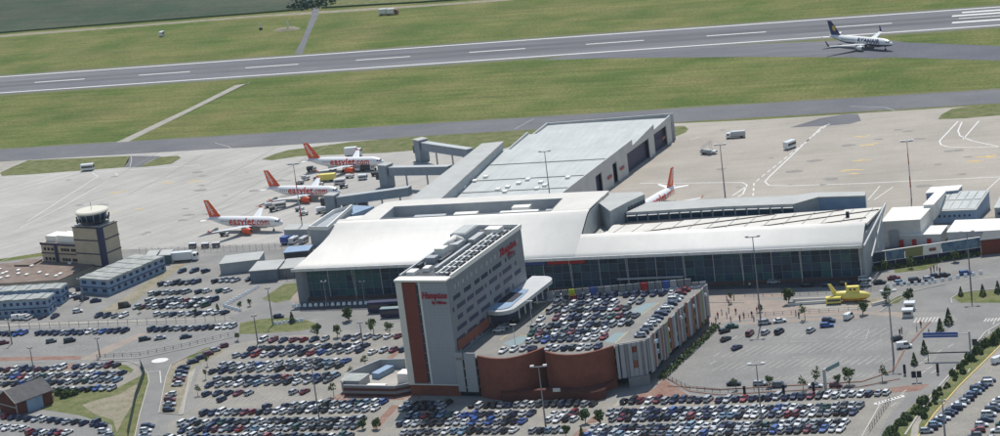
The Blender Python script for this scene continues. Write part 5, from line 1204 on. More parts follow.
for i, (x, y) in enumerate(((274, 211), (350, 178), (300, 211), (376, 176), (320, 186), (300, 184), (344, 188), (357, 172), (304, 215), (225, 236), (333, 170))):
    vehicle('baggage_tractor', ['low dark tractor', 'low white tractor', 'low grey loader'][i % 3]+' '+['left of the middle airliner', 'under the wing of the farthest airliner', 'under the nearer wing of the middle airliner', 'ahead of the farthest airliner', 'below the orange-yellow box truck', 'behind the small white tug', 'ahead of the middle airliner', 'by the nose door of the farthest airliner', 'just below the middle airliner', 'beside the tail of the nearest airliner', 'beside the engine of the farthest airliner'][i],
        'tractor', x, y, rnd.choice((0, 20, 170)), 3.4, 1.7, 1.5, ['darkm', 'p_w', 'metal'][i % 3], cab=1.1)

# ------------------------------------------------------------------ airliners
def airliner(name, label, nose, az, L_, RAD, zc, style, sc_=1.0, group=None):
    t = thing(name, label, 'aeroplane', (nose[0], nose[1], .05), az, group)
    k = L_/33.8
    st = [(0, .04, -.45), (.25, .42, -.42), (.9, .92, -.30), (2.0, 1.38, -.14), (3.4, 1.74, -.04), (5.2, 1.95, 0), (21, 1.97, 0), (24, 1.86, .08), (27, 1.5, .36), (30, .98, .75), (32.4, .5, 1.05), (33.5, .22, 1.2), (33.8, .08, 1.22)]
    rings = [ring_x(-s*k, 0, zc+dz, r*RAD/1.97, 32) for s, r, dz in st]
    q = MB(); q.loft(rings); 
    if style == 'navy':
        n = 32
        for fi, f in enumerate(q.f[:-2]):
            seg = fi % n; a = 2*math.pi*(seg+.5)/n
            if math.sin(a) < -.42: q.m[fi] = 1
    mats = [M['plane'], M['fry']] if style == 'navy' else [M['plane']]
    FU = local(q).build('fuselage', mats, t, True)
    r0 = 11.0*k if style != 'navy' else 13.3
    for sy in (-1, 1):
        P_ = [(-r0, sy*1.6, zc-1.05), (-(r0+3.2), sy*6.3, zc-.6), (-(r0+8.7), sy*16.9, zc+.55)]
        C_ = [6.6, 3.9, 1.45]; TH = [.62, .36, .14]; q = MB(); rr = []
        for (x, y, z), c, h in zip(P_, C_, TH): rr.append([(x, y, z), (x-c*.3, y, z+h*.5), (x-c, y, z+.03), (x-c*.4, y, z-h*.5)])
        q.loft(rr); local(q).build('wing', M['wing'], t)
        x, y, z = P_[2]; q = MB(); hh = 2.4 if style == 'navy' else .8
        rr = [[(x, y, z), (x-1.4, y, z), (x-1.4, y+sy*.08, z), (x, y+sy*.08, z)], [(x-1.5, y+sy*hh*.28, z+hh), (x-2.1, y+sy*hh*.28, z+hh), (x-2.1, y+sy*(hh*.28+.06), z+hh), (x-1.5, y+sy*(hh*.28+.06), z+hh)]]
        q.loft(rr); local(q).build('winglet', M['fry'] if style == 'navy' else M['ezy'], t)
        ex = -(r0+.4); em = M['plane'] if style == 'navy' else M['ezy']; ey = sy*5.6; ez = zc-2.0
        q = MB(); q.loft([ring_x(ex+.7, ey, ez, .88, 14), ring_x(ex+.2, ey, ez, 1.08, 14), ring_x(ex-1.4, ey, ez, 1.12, 14), ring_x(ex-3.2, ey, ez+.05, .72, 14)]); EN = local(q).build('engine', em, t, True)
        q = MB(); q.loft([ring_x(ex+.73, ey, ez, .74, 12), ring_x(ex+.72, ey, ez, .1, 12)]); local(q).build('fan', M['darkm'], EN)
        q = MB(); q.loft([[(ex-.2, ey-.12, ez+.9), (ex-.2, ey+.12, ez+.9), (ex-3.6, ey+.12, ez+.8), (ex-3.6, ey-.12, ez+.8)], [(ex-1.2, ey-.1, ez+1.5), (ex-1.2, ey+.1, ez+1.5), (ex-4.6, ey+.1, ez+1.5), (ex-4.6, ey-.1, ez+1.5)]]); local(q).build('pylon', M['wing'], t)
        q = MB(); tx = -29.2*k; rr = []
        for (x, y, z, c) in ((tx, sy*.6, zc+1.0, 3.4), (tx-3.0, sy*6.1, zc+1.6, 1.3)): rr.append([(x, y, z), (x-c*.3, y, z+.14), (x-c, y, z+.01), (x-c*.4, y, z-.12)])
        q.loft(rr); local(q).build('tailplane', M['plane'], t)
        q = MB(); q.tube((-16.6*k, sy*2.9, zc-1.0), (-16.6*k, sy*2.9, .5), .16, n=6); 
        for wx in (-.3, .3): q.tube((-16.6*k, sy*2.9+wx-.15, .55), (-16.6*k, sy*2.9+wx+.15, .55), .55, n=10)
        local(q).build('main_gear', M['tyre'], t)
    q = MB(); q.tube((-4.6, 0, zc-1.6), (-4.6, 0, .4), .12, n=6); q.tube((-4.6, -.3, .38), (-4.6, .3, .38), .38, n=8); local(q).build('nose_gear', M['tyre'], t)
    # fin
    f0, f1, ft0, ft1, zt = -27.0*k, -32.4*k, -31.8*k, -34.0*k, zc+8.0
    q = MB(); q.loft([[(f0, 0, zc+1.6), ((f0+f1)/2, .24, zc+1.6), (f1, 0, zc+1.3), ((f0+f1)/2, -.24, zc+1.6)], [(ft0, 0, zt), ((ft0+ft1)/2, .1, zt), (ft1, 0, zt), ((ft0+ft1)/2, -.1, zt)]])
    if style == 'navy': q.add([(f0+3.2, 0, zc+1.7), (f0, .05, zc+3.0), (f0, -.05, zc+3.0)], [(0, 1, 2)])
    FN = local(q).build('tail_fin', M['fry'] if style == 'navy' else M['ezy'], t)
    # cockpit windows
    q = MB()
    def skin_pt(s_, phi, side):
        for a_, b_ in zip(st, st[1:]):
            if a_[0] <= s_ <= b_[0]:
                f_ = (s_-a_[0])/(b_[0]-a_[0]); rr_ = (a_[1]+(b_[1]-a_[1])*f_)*RAD/1.97+.05; dz_ = a_[2]+(b_[2]-a_[2])*f_
                return (-s_*k, side*rr_*math.cos(R(phi)), zc+dz_+rr_*math.sin(R(phi)))
    for side in (-1, 1):
        for s0, s1, p0_, p1_ in ((1.15, 1.75, 22, 52), (1.85, 2.6, 20, 44), (.95, 1.65, 58, 86)):
            q.add([skin_pt(s0, p0_, side), skin_pt(s1, p0_, side), skin_pt(s1, p1_, side), skin_pt(s0+.25, p1_, side)], [(0, 1, 2, 3)])
    local(q).build('cockpit_window', M['cglass'], FU)
    q = MB()
    for sy in (-1, 1):
        for j in range(int(22*k/1.0)):
            x = -(6.0+j*.95)*1.0
            q.add([(x, sy*(RAD*.985+.03), zc+.28), (x-.34, sy*(RAD*.985+.03), zc+.28), (x-.34, sy*(RAD*.95+.03), zc+.66), (x, sy*(RAD*.95+.03), zc+.66)], [(0, 1, 2, 3)])
    local(q).build('window_row', M['glass3'], FU)
    # lettering on both sides
    if style == 'navy': s_, size, m_, x0, v0, bold, sx = 'RYANAIR', 3.0, M['fry'], -13.0, .55, .07, 1.0
    else: s_, size, m_, x0, v0, bold, sx = 'easyJet', 3.9, M['ezyt'], -17.0*k, .45, .075, .98
    def wrap(me, x0, v0, side):
        me = me.copy()
        for v in me.vertices:
            a = (v.co.y+v0)/RAD; u = v.co.x*(1 if side < 0 else -1)
            rr_ = RAD+.07+v.co.z*.3; v.co = Vector((x0+u, side*rr_*math.cos(a), zc+rr_*math.sin(a)))
        return link_mesh('lettering', me, FU)
    me = text_mesh(s_, size, m_, .02, bold, 0, sx=sx, cut=.3)
    for side in (-1, 1): wrap(me, x0, v0, side)
    if style != 'navy':
        me = text_mesh('.com', size*.95, m_, .02, .02, 0, sx=.85, cut=.3)
        for side in (-1, 1): wrap(me, x0-side*9.1, v0, side)
        tm = text_mesh('easyJet', 1.9, M['plane'], .02, .03)
        for side in (-1, 1):
            me = tm.copy(); d = Vector((f0*.55+f1*.45-(ft0+ft1)/2, 0, zc+2.0-zt)).normalized()*1   # runs down the fin
            dd = Vector(((ft0*.5+ft1*.5)-(f0*.5+f1*.5), 0, zt-(zc+1.6))).normalized(); c = Vector(((f0+f1)/2*.45+(ft0+ft1)/2*.55, 0, zc+5.0)); ux = -dd
            vz = Vector((-ux.z, 0, ux.x)); vz = vz if vz.x*side*-1 > 0 or True else -vz
            up = Vector((dd.z, 0, -dd.x))
            for v in me.vertices:
                u, w_ = v.co.x, v.co.y; p = c+(-dd)*u+up*w_*(1)
                v.co = Vector((p.x, side*(.2+v.co.z*.2), p.z))
            link_mesh('lettering', me, FN)
    else:
        for side in (-1, 1):
            q = MB(); y = side*.24; cx, cz = -30.7*k, zc+4.6
            ou = [(cx+1.0, cz-1.3), (cx+1.3, cz+.2), (cx+.3, cz+1.5), (cx-.9, cz+1.0), (cx-.7, cz-.2), (cx-.1, cz-1.0)]
            q.add([(x, y, z) for x, z in ou], [tuple(range(6))]); 
            local(q).build('harp_emblem', M['harp'], FN)
    return t
def ring_x(x, cy, cz, r, n): return [(x, cy+r*math.cos(2*math.pi*k/n), cz+r*math.sin(2*math.pi*k/n)) for k in range(n)]
def from_px(nose, tail, h=3.9):
    A, T_ = G(*nose, h), G(*tail, h); d = (A-T_); return (A.x, A.y), math.atan2(d.y, d.x)
for (nose, tail, L_, lab_) in (((283, 221), (203, 220), 33.8, 'white airliner with orange tail nearest to the control tower'), ((340.5, 190), (261.5, 189.5), 33.8, 'middle white airliner with orange tail, behind the tall twin lamp'), ((384.5, 160.5), (299, 161.7), 36.2, 'farthest white airliner with orange tail, beside the grass island')):
    n_, a_ = from_px(nose, tail); airliner('airliner', lab_, n_, a_, L_, 2.0, 3.5, 'orange', group='orange-tailed airliners on the left apron')
tc = G(675, 184.5, 5); a_ = R(-105); airliner('airliner', 'white airliner seen from behind, its nose hidden by the terminal', (tc.x+33.8*math.cos(a_), tc.y+33.8*math.sin(a_)), a_, 33.8, 2.0, 3.5, 'orange')
n_, a_ = from_px((892.5, 42.5), (828, 37)); airliner('airliner', 'white and navy airliner with a gold emblem turning off the runway', n_, a_, 39.0, 1.9, 3.4, 'navy')

# ------------------------------------------------------------------ yellow submarine sculpture
p = G(852, 301.5); SB = thing('submarine_sculpture', 'yellow submarine sculpture with conning tower on a round bed before the terminal', 'sculpture', (p.x, p.y, .1), R(2)); SB.scale = (.88,)*3
def ring_e(x, z, ry, rz, n=14): return [(x, ry*math.cos(2*math.pi*k/n), z+rz*math.sin(2*math.pi*k/n)) for k in range(n)]
q = MB(); q.loft([ring_e(-6.4, 2.9, .15, .2), ring_e(-5.4, 2.6, .9, .9), ring_e(-3.8, 2.2, 1.4, 1.5), ring_e(-1, 2.0, 1.6, 1.8), ring_e(2.4, 1.9, 1.6, 1.7), ring_e(4.6, 1.9, 1.3, 1.3), ring_e(5.9, 1.9, .7, .7), ring_e(6.3, 1.9, .15, .15)]); local(q).build('hull', M['ywt'], SB, True)
q = MB(); q.prism([(-1.6, -.9), (2.4, -.9), (2.9, 0), (2.4, .9), (-1.6, .9)], 3.2, 5.3); local(q).build('conning_tower', M['ywt'], SB)
q = MB(); q.tube((-.1, -.98, 4.4), (-.1, -.9, 4.4), .4, n=12); local(q).build('porthole', M['cglass'], SB); q = MB(); q.tube((1.3, -.98, 4.4), (1.3, -.9, 4.4), .4, n=12); local(q).build('porthole', M['cglass'], SB)
q = MB(); q.loft([[(-4.6, -.2, 3.2), (-4.6, .2, 3.2), (-6.2, .2, 3.0), (-6.2, -.2, 3.0)], [(-6.6, -.15, 6.4), (-6.6, .15, 6.4), (-7.6, .15, 6.3), (-7.6, -.15, 6.3)]]); local(q).build('tail_fin', M['ywt'], SB)
q = MB(); q.loft([[(-1.2, -.5, 5.3), (-1.2, .5, 5.3), (-1.8, .5, 5.3), (-1.8, -.5, 5.3)], [(-1.4, -.4, 6.4), (-1.4, .4, 6.4), (-1.8, .4, 6.4), (-1.8, -.4, 6.4)]]); local(q).build('periscope', M['ywt'], SB)
local(MB().box(-4.5, 5, -1.66, 1.66, 1.0, 1.25)).build('side_band', M['ywtd'], SB)
for x in (-2.5, 2.2): local(MB().box(x-.4, x+.4, -.9, .9, 0, .7)).build('cradle', M['ywtd'], SB)

for (a, b, l) in (((793, 301.5), (832, 299.8), 'long low white wall left of the submarine sculpture, nearer the glass'), ((788, 305.5), (828, 303), 'long low white wall left of the submarine sculpture, nearer the lot'), ((872, 306), (886, 302.5), 'short low white wall right of the submarine sculpture')):
    q = G(*a); t = thing('low_wall', l, 'wall', (q.x, q.y, 0)); MB().wall(PG([a, b]), .7, .05, .75).build('wall', M['p_w'], t); MB().wall(PG([a, b]), .9, .76, .9).build('coping', M['stone'], t)

# ------------------------------------------------------------------ trees and shrubs
def leaves(n, fn, size, rs):
    q = MB(); g = random.Random(rs)
    for _ in range(n):
        c, s_ = fn(g); u = Vector((g.gauss(0, 1), g.gauss(0, 1), g.gauss(0, 1))).normalized(); v = u.cross(Vector((g.gauss(0, 1), g.gauss(0, 1), g.gauss(0, 1)))).normalized(); a = size*g.uniform(.6, 1.3)*s_
        q.mi = 1 if g.random() < .4 else 0
        q.add([c-u*a-v*a*.6, c+u*a-v*a*.5, c+u*a*.7+v*a*.8, c-u*a*.8+v*a*.6], [(0, 1, 2, 3)])
    q.flat = True; return q
def crown_round(r, h0, h1, seed):
    g0 = random.Random(seed); lumps = [(Vector((g0.uniform(-.55, .55)*r, g0.uniform(-.55, .55)*r, g0.uniform(h0+.2*(h1-h0), h1-.25*(h1-h0)))), g0.uniform(.35, .6)*r) for _ in range(7)]
    def fn(g):
        c, rr = g.choice(lumps); d = Vector((g.gauss(0, 1), g.gauss(0, 1), g.gauss(0, 1))).normalized()*rr*g.uniform(.5, 1.05); return c+d, 1
    return fn
def crown_cone(r, h0, h1):
    def fn(g):
        t = g.random()**1.4; a = g.uniform(0, 6.283); rr = r*(1-t)*g.uniform(.5, 1.1)+.08; return Vector((rr*math.cos(a), rr*math.sin(a), h0+(h1-h0)*t)), 1
    return fn
def crown_bush(rx, ry, h):
    def fn(g):
        a = g.uniform(0, 6.283); t = math.sqrt(g.random()); z = g.uniform(.05, 1)*h*math.sqrt(max(.05, 1-t*t*.85))*g.uniform(.7, 1.1); return Vector((rx*t*math.cos(a), ry*t*math.sin(a), z)), 1
    return fn
def trunk(h, r):
    q = MB(); q.tube((0, 0, 0), (.05, 0, h*.55), r, r*.6, 6); q.tube((.05, 0, h*.5), (.3, .1, h*.9), r*.5, r*.2, 5); q.tube((.05, 0, h*.45), (-.35, -.1, h*.8), r*.45, r*.2, 5); q.tube((.05, 0, h*.5), (.0, .35, h*.85), r*.4, r*.2, 5); return q.mesh('trunk', M['trunk'])
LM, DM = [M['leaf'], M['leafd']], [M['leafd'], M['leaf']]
TR = {'round': [(leaves(330, crown_round(1.9, 1.4, 5.0, s), .26, s).mesh('crown', LM), trunk(4.2, .14)) for s in (1, 2, 3)],
      'dark': [(leaves(420, crown_round(1.8, 1.0, 4.8, s), .30, s).mesh('crown', DM), trunk(4, .16)) for s in (4, 5)],
      'cone': [(leaves(380, crown_cone(1.3, .3, 4.6), .24, s).mesh('crown', DM), trunk(4.0, .12)) for s in (6, 7)],
      'thin': [(leaves(110, crown_round(1.4, 1.6, 4.6, s), .22, s).mesh('crown', LM), trunk(4.3, .10)) for s in (8, 9)]}
BU = [leaves(200, crown_bush(1.5, 1.2, 1.7), .27, s).mesh('foliage', LM if s % 2 else DM) for s in (11, 12, 13, 14)]
def tree(kind, x, y, s, label, group=None):
    p = G(x, y); nm = {'round': 'broadleaf_tree', 'dark': 'dense_tree', 'cone': 'conifer_tree', 'thin': 'young_tree'}[kind]
    t = thing(nm, label, 'tree', (p.x, p.y, .08), rnd.uniform(0, 6), group); s *= .85 if kind != 'cone' else .68; t.scale = (s, s, s)
    c, k = rnd.choice(TR[kind]); link_mesh('crown', c, t); link_mesh('trunk', k, t)
for a in (('cone', 292.5, 323, 1.15, 'dark conical tree on the grass left of the terminal front'), ('cone', 218, 312, .9, 'dark conical tree at the right end of the staff lot'), ('round', 317.5, 338.5, 1.1, 'leafy tree at the edge of the middle field, leftmost of four'), ('round', 337.5, 337, 1.0, 'leafy tree at the edge of the middle field, second from the left'),
    ('round', 374, 334, 1.15, 'leafy tree left of the hotel, third along the middle field'), ('round', 390, 334, .95, 'leafy tree nearest the hotel along the middle field'), ('dark', 349, 321, 1.25, 'dense dark tree beside the road in front of the terminal glass'),
    ('dark', 789, 303.5, 1.25, 'dense tree before the terminal glass right of the parking building'), ('thin', 805, 320, 1.3, 'thin tree at the top edge of the right lot'), ('dark', 863, 314.5, 1.0, 'round dark tree below the submarine sculpture'), ('round', 887, 303, 1.25, 'leafy tree at the right end of the submarine bed'), ('dark', 909, 301, 1.0, 'dark tree on the small green strip by the turning circle'),
    ('cone', 961, 296, .9, 'dark conifer at the left end of the roundabout lawn'), ('cone', 983, 296, 1.1, 'dark conifer in the middle of the roundabout lawn'), ('cone', 998, 293, 1.15, 'dark conifer at the right edge on the roundabout lawn'), ('cone', 949, 324.5, 1.5, 'tall conifer right of the blue gantry board'), ('cone', 940.5, 332.5, 1.3, 'conifer directly behind the blue gantry board'),
    ('cone', 924.5, 353.5, 1.2, 'conifer on the kerb strip below the gantry board'), ('cone', 914.5, 365, 1.1, 'narrow conifer right of the big white van'), ('thin', 736, 390, .95, 'thin tree above the first car on the kerbed lane'), ('round', 770, 387, .8, 'small tree behind the grey car on the kerbed lane'), ('thin', 803.5, 391, 1.1, 'thin tree left of the angled sign post'),
    ('thin', 815.5, 385, 1.35, 'tall thin tree left of the angled sign post, farther one'), ('round', 837, 386, .8, 'small tree right of the angled sign post'), ('round', 849.5, 384.5, 1.2, 'leafy tree on the lower edge of the right lot'), ('thin', 882.5, 381.5, 1.2, 'pale thin tree on the lower right edge of the right lot'),
    ('dark', 363, 429, .85, 'small dark tree at the end of the bottom left block'), ('dark', 377, 429, .85, 'small dark tree at the start of the bottom middle block'), ('dark', 585.5, 423, .95, 'dark tree on the left of the red path'), ('dark', 600.5, 424, 1.1, 'dark tree on the right of the red path'), ('dark', 566, 436, .8, 'small dark tree on the bottom edge left of the red path'), ('cone', 582, 436, .85, 'small conical tree on the bottom edge by the red path'),
    ('thin', 207.5, 366, .95, 'thin tree at the upper left corner of the middle field'), ('thin', 206, 379, .9, 'thin tree beside the third double row'), ('thin', 198, 396, .95, 'thin tree beside the empty bays'), ('thin', 334, 396, 1.2, 'thin tree left of the service yard'), ('thin', 351, 379, 1.1, 'thin tree above the service yard'), ('thin', 365.5, 367, 1.1, 'thin tree on the red walkway near the hotel'),
    ('round', 238, 341, .7, 'small tree on the verge below the grass island'), ('thin', 731, 303, 1.0, 'thin tree in the brick forecourt beside the parking building'), ('round', 195, 316, .6, 'small bushy tree along the hedge of the staff lot'), ('round', 240, 309, .6, 'small tree at the gate of the staff lot'), ('round', 250, 306, .6, 'small tree second along the staff lot gate'),
    ('round', 140, 313, .6, 'small bushy tree at the left front of the staff lot'), ('round', 885, 270, .8, 'bright green tree below the advertising boards, left'), ('round', 912, 268, .9, 'bright green tree below the advertising boards, middle'), ('dark', 955, 262, .9, 'dark tree below the right end of the advertising boards'), ('dark', 760, 312, .6, 'small dark tree in the forecourt near the tall lamp')): tree(*a)
def bush(x, y, s, label, group, sz=1.0):
    p = G(x, y); t = thing('shrub', label, 'shrub', (p.x, p.y, .08), rnd.uniform(0, 6), group); t.scale = (s, s, s*sz); link_mesh('foliage', rnd.choice(BU), t)
for k in range(46):
    t_ = (k+rnd.uniform(-.3, .3))/45; x = 922+(1004-922)*t_; up_ = 1+1.3*max(0, t_-.45); y = 416-(416-334)*t_+rnd.uniform(-4, 3)-6*math.sin(t_*3.1)
    bush(x+rnd.uniform(-4, 4), y, up_*rnd.uniform(.3, .7), 'green shrub in the long planted bank between the road and the right-edge lot', 'shrubs on the long roadside bank', rnd.uniform(.9, 1.9))
for k in range(26):
    t_ = (k+rnd.uniform(-.3, .3))/25; x = 884+(930-884)*t_; y = 438-(438-398)*t_
    bush(x+rnd.uniform(-3, 8), y+rnd.uniform(-1, 3), rnd.uniform(.45, 1.0), 'olive green shrub in the planted bank at the bottom edge right of the lot', 'shrubs on the bottom right bank', 1.1)
for k in range(5): bush(61+rnd.uniform(-2, 2)+k*3, 396+rnd.uniform(-2, 2), 1.2, 'dark bush growing beside the brick house', 'bushes by the brick house')
hd = thing('side_hedge', 'dark hedge running along the foot of the panelled parking wall', 'hedge', (51, -78, 0))
A_, B_ = FR2+Vector((2.6, 3)), BR+Vector((2.4, -3))
def fnh(g):
    t = g.random(); p = A_.lerp(B_, t); return Vector((p.x-51+g.uniform(-1, 1.2), p.y+78+g.uniform(-.5, .5), g.uniform(.1, 1.4))), .9
link_mesh('foliage', leaves(1500, fnh, .3, 5).mesh('foliage', DM), hd)
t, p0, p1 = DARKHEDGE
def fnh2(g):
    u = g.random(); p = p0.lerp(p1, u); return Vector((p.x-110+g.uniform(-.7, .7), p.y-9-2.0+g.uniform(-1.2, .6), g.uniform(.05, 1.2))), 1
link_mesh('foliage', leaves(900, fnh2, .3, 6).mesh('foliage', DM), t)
hd = thing('field_hedge', 'dark hedge and trees where the track meets the crop field', 'hedge', tuple(G(308, 8)))
c0 = G(308, 8)
def fnh3(g): return Vector((g.gauss(0, 6), g.gauss(0, 6)+6, abs(g.gauss(0, 1.5)))), 2.4
link_mesh('foliage', leaves(420, fnh3, .4, 8).mesh('foliage', [mat('hedge_teal', (.03, .075, .06), .9), M['leafd']]), hd)
hd = thing('boundary_hedge', 'thin dark hedge along the far edge of the crop field', 'hedge', (0, 0, 0))
for seg in (PG([(-60, 38), (0, 33.4), (130, 23.2), (250, 14.3), (304, 10)]), PG([(322, 8.5), (420, 3), (520, -4)])):
    MB().wall(seg, 1.0, 0, .9).build('foliage', M['leafd'], hd)

# ------------------------------------------------------------------ lamp masts
def mast(x, y, h, label, style='twin', red=False):
    p = G(x, y); t = thing('lamp_mast', label, 'lamp post', (p.x, p.y, .05), R(8), 'tall lamp masts')
    nseg = 5 if red else 1
    for k in range(nseg):
        q = MB(); q.tube((0, 0, h*k/nseg), (0, 0, h*(k+1)/nseg-.01), .26-.12*k/max(1, nseg), .26-.12*(k+1)/nseg if nseg > 1 else .12, 8)
        q.world = False; q.build('pole', (M['red'] if k % 2 else M['polem']) if red else M['pole'], t)
    ar = 1.0 if h > 13 else .4
    q = MB(); q.box(-2.0*ar, 2.0*ar, -.12, .12, h-.1, h+.1); q.world = False; CA = q.build('cross_arm', M['pole'], t)
    for sx in ((-1.8, -.9, .9, 1.8) if red else (-1.7, 1.7)):
        sx *= ar; q = MB(); q.box(sx-.5*ar, sx+.5*ar, -.45*ar, .45*ar, h+.12, h+.5); q.world = False; q.build('lamp_head', M['lamp'], CA)
mast(911.5, 199, 20, 'tall red and white banded floodlight mast on the right apron', red=True)
mast(725.3, 197.5, 19, 'thin dark floodlight mast behind the terminal, left of the striped one')
p = G(555, 196.5, 9.5); 
mast(553.5, 227, 27, 'tall floodlight mast rising beyond the flat roof in front of the hall')
mast(303.5, 234, 26, 'red and white banded floodlight mast between the nearest jet bridge and airliner', red=True)
mast(546, 428, 17, 'tall twin-headed lamp mast in front of the brick drums')
mast(320.6, 428, 20, 'slim lamp mast in the bottom left car block')
mast(761, 323, 26, 'very tall mast in the brick forecourt before the terminal')
mast(762.5, 428, 17, 'twin-headed lamp mast above the silver estate on the kerbed lane')
mast(893.8, 360.5, 19.5, 'tall dark mast in the right lot left of the white van')
mast(971.5, 295, 19, 'tall mast on the roundabout lawn near the conifers')
mast(36.5, 386, 12, 'slim mast just behind the brick house')
mast(273, 325, 12, 'slim mast on the grass island left of the terminal front')
mast(258, 344, 9, 'short lamp post below the grass island')
for (x, y, h, l) in ((327, 306, 8, 'pale post in front of the left terminal glass'), (83, 302, 8, 'slim post at the corner of the end-on cabins'), (12, 344, 8, 'slim post at the left edge of the empty bays'), (100, 357, 6, 'short post beside the concrete path'), (438, 378, 0, ''), (363, 345, 7, 'slim post in the second double row near the walkway'), (945, 436, 9, 'slim post at the bottom edge on the right road'), (365, 303, 7, 'slim post beside the dark tree at the terminal front')):
    if h: mast(x, y, h, l)

# ------------------------------------------------------------------ fences
def fence(label, pts, h, step, m='pole', rails=2, cat='fence', name='wire_fence'):
    W_ = PG(pts); c = W_[0]; t = thing(name, label, cat, (c.x, c.y, 0)); q = MB(); q.box(-.06, .06, -.06, .06, 0, h); pm = q.mesh('post', M[m])
    n = 0
    for i in range(len(W_)-1):
        L_ = (W_[i+1]-W_[i]).length; k = max(1, int(L_/step))
        for j in range(k):
            p = W_[i].lerp(W_[i+1], j/k)-c; link_mesh('post', pm, t, (p.x, p.y, .05)); n += 1
    for r_ in range(rails): MB().wall(W_, .05, h*(r_+1)/rails-.05, h*(r_+1)/rails+.02).build('rail', M[m], t)
    return t
fence('wire fence with pale posts between the apron and the staff lot', [(140, 254), (192, 252.5), (250, 250.5), (308, 248.5)], 2.4, 2.5, 'polem')
fence('wire fence along the upper edge of the upper left lot', [(0, 329.5), (60, 327.5), (128, 325), (235, 320.5)], 2.0, 3.2, 'pole')
fence('low dark railing along the road up to the roundabout', [(97, 357.8), (140, 355.5), (190, 345.5), (236, 334.3)], 1.1, 2.5, 'darkm', 2, 'railing', 'road_railing')
t = fence('green fence on the bank beside the bend in the road', [(141, 366), (145, 375), (136, 400), (128, 438)], 2.2, 2.5, 'darkm')
MB().wall([p for p in PG([(141, 366), (145, 375), (136, 400), (128, 438)])], .03, .1, 2.1).build('green_netting', mat('netting', (.05, .10, .075), .9), t)
fence('black railing round the lower edge of the right lot', [(664, 377), (690, 389.5), (720, 392.6), (780, 390.5)], 1.1, 2.2, 'darkm', 2, 'railing', 'lot_railing')
fence('railing along the road before the submarine sculpture', [(745, 297), (800, 295.5), (880, 291)], 1.1, 2.5, 'pole', 2, 'railing', 'road_railing')
fence('railing along the top edge of the right lot', [(740, 317.5), (800, 313.5), (868, 310)], 1.1, 2.5, 'pole', 2, 'railing', 'lot_railing')
fence('dark fence beside the service road down to the bottom right', [(890, 402), (868, 434)], 1.6, 2.2, 'darkm')
fence('low fence right of the brick house', [(46, 402), (62, 398), (77, 394)], 1.4, 2.0, 'darkm')
fence('dark fence between the sheds and the terminal', [(287, 281), (303, 279)], 2.6, 2.0, 'darkm', 3)
# white barrier blocks
q = MB(); q.loft([[(-.55, -.4, 0), (.55, -.4, 0), (.55, .4, 0), (-.55, .4, 0)], [(-.5, -.3, .5), (.5, -.3, .5), (.5, .3, .5), (-.5, .3, .5)], [(-.42, -.16, .95), (.42, -.16, .95), (.42, .16, .95), (-.42, .16, .95)]]); bmh = q.mesh('barrier_block', M['p_w'])
def blocks(a, b, n, group, label):
    for k in range(n):
        p = G(a[0]+(b[0]-a[0])*k/max(1, n-1), a[1]+(b[1]-a[1])*k/max(1, n-1)); o = link_mesh('barrier_block', bmh, None, (p.x, p.y, .09), R(3)); o.scale = (1.1, 1.1, 1.0); tag(o, 'white barrier block, %s from the left %s' % (ordw(k+1), label), 'barrier', group)
blocks((294, 307), (372, 303.9), 15, 'white blocks before the left terminal glass', 'before the left terminal glass')
blocks((887.5, 286.7), (930, 283.6), 7, 'white blocks along the drop-off queue', 'beside the drop-off queue')
blocks((935, 282.6), (981, 274), 7, 'white blocks at the front of the drop-off lane', 'at the front of the drop-off lane')
blocks((225, 306), (258, 288), 12, 'white blocks at the staff lot exit', 'in the slanting line at the staff lot exit')
blocks((226, 307.5), (240, 311.5), 5, 'white blocks by the staff lot gate', 'in the short line by the staff gate')
blocks((276, 324.5), (302, 321.5), 7, 'white blocks on the grass island', 'on the grass island')
# ------------------------------------------------------------------ signs and gantries
def sign_parts(t, items):
    for nm, m, b in items: local(MB().box(*b)).build(nm, M[m], t)
p = G(971, 357.5); t = thing('gantry_sign', 'long blue overhead direction board on a single tall post at the lot entrance', 'sign', (p.x, p.y, .08), R(-2))
sign_parts(t, (('post', 'metal', (-.25, .25, -.2, .2, 0, 7.4)), ('arm', 'metal', (-12.5, 0, -.12, .12, 6.6, 6.8)), ('board', 'bluep', (-12.4, -3.0, -.35, -.14, 5.9, 7.3)), ('board_edge', 'p_w', (-12.4, -3.0, -.38, -.36, 6.5, 6.62)), ('small_board', 'darkm', (.6, 2.0, -.2, 0, 3.4, 5.2))))
p = G(826, 392.5); t = thing('gantry_sign', 'grey angled overhead sign arm on a thick post above the kerbed lane', 'sign', (p.x, p.y, .08), R(62))
sign_parts(t, (('post', 'metal', (-.3, .3, -.3, .3, 0, 6.4)), ('arm', 'metal', (0, 6.5, -.2, .2, 5.8, 6.5)), ('board', 'cyan', (.8, 6.3, -.4, -.22, 5.5, 6.7))))
p = G(917, 382); t = thing('twin_sign', 'pair of black square signs at the end of the kerbed lane', 'sign', (p.x, p.y, .08), R(5))
sign_parts(t, (('post', 'darkm', (-.08, .08, -.08, .08, 0, 1.4)), ('board', 'dark', (-1.3, -.1, -.12, .0, 1.2, 3.0)), ('board', 'dark', (.1, 1.3, -.12, .0, 1.2, 3.0))))
p = G(949, 361); t = thing('height_barrier', 'low dark height barrier across the entry lanes', 'barrier', (p.x, p.y, .08), R(0))
sign_parts(t, (('post', 'darkm', (-5.6, -5.4, -.1, .1, 0, 2.4)), ('post', 'darkm', (5.4, 5.6, -.1, .1, 0, 2.4)), ('beam', 'darkm', (-5.6, 5.6, -.1, .1, 2.2, 2.5))))
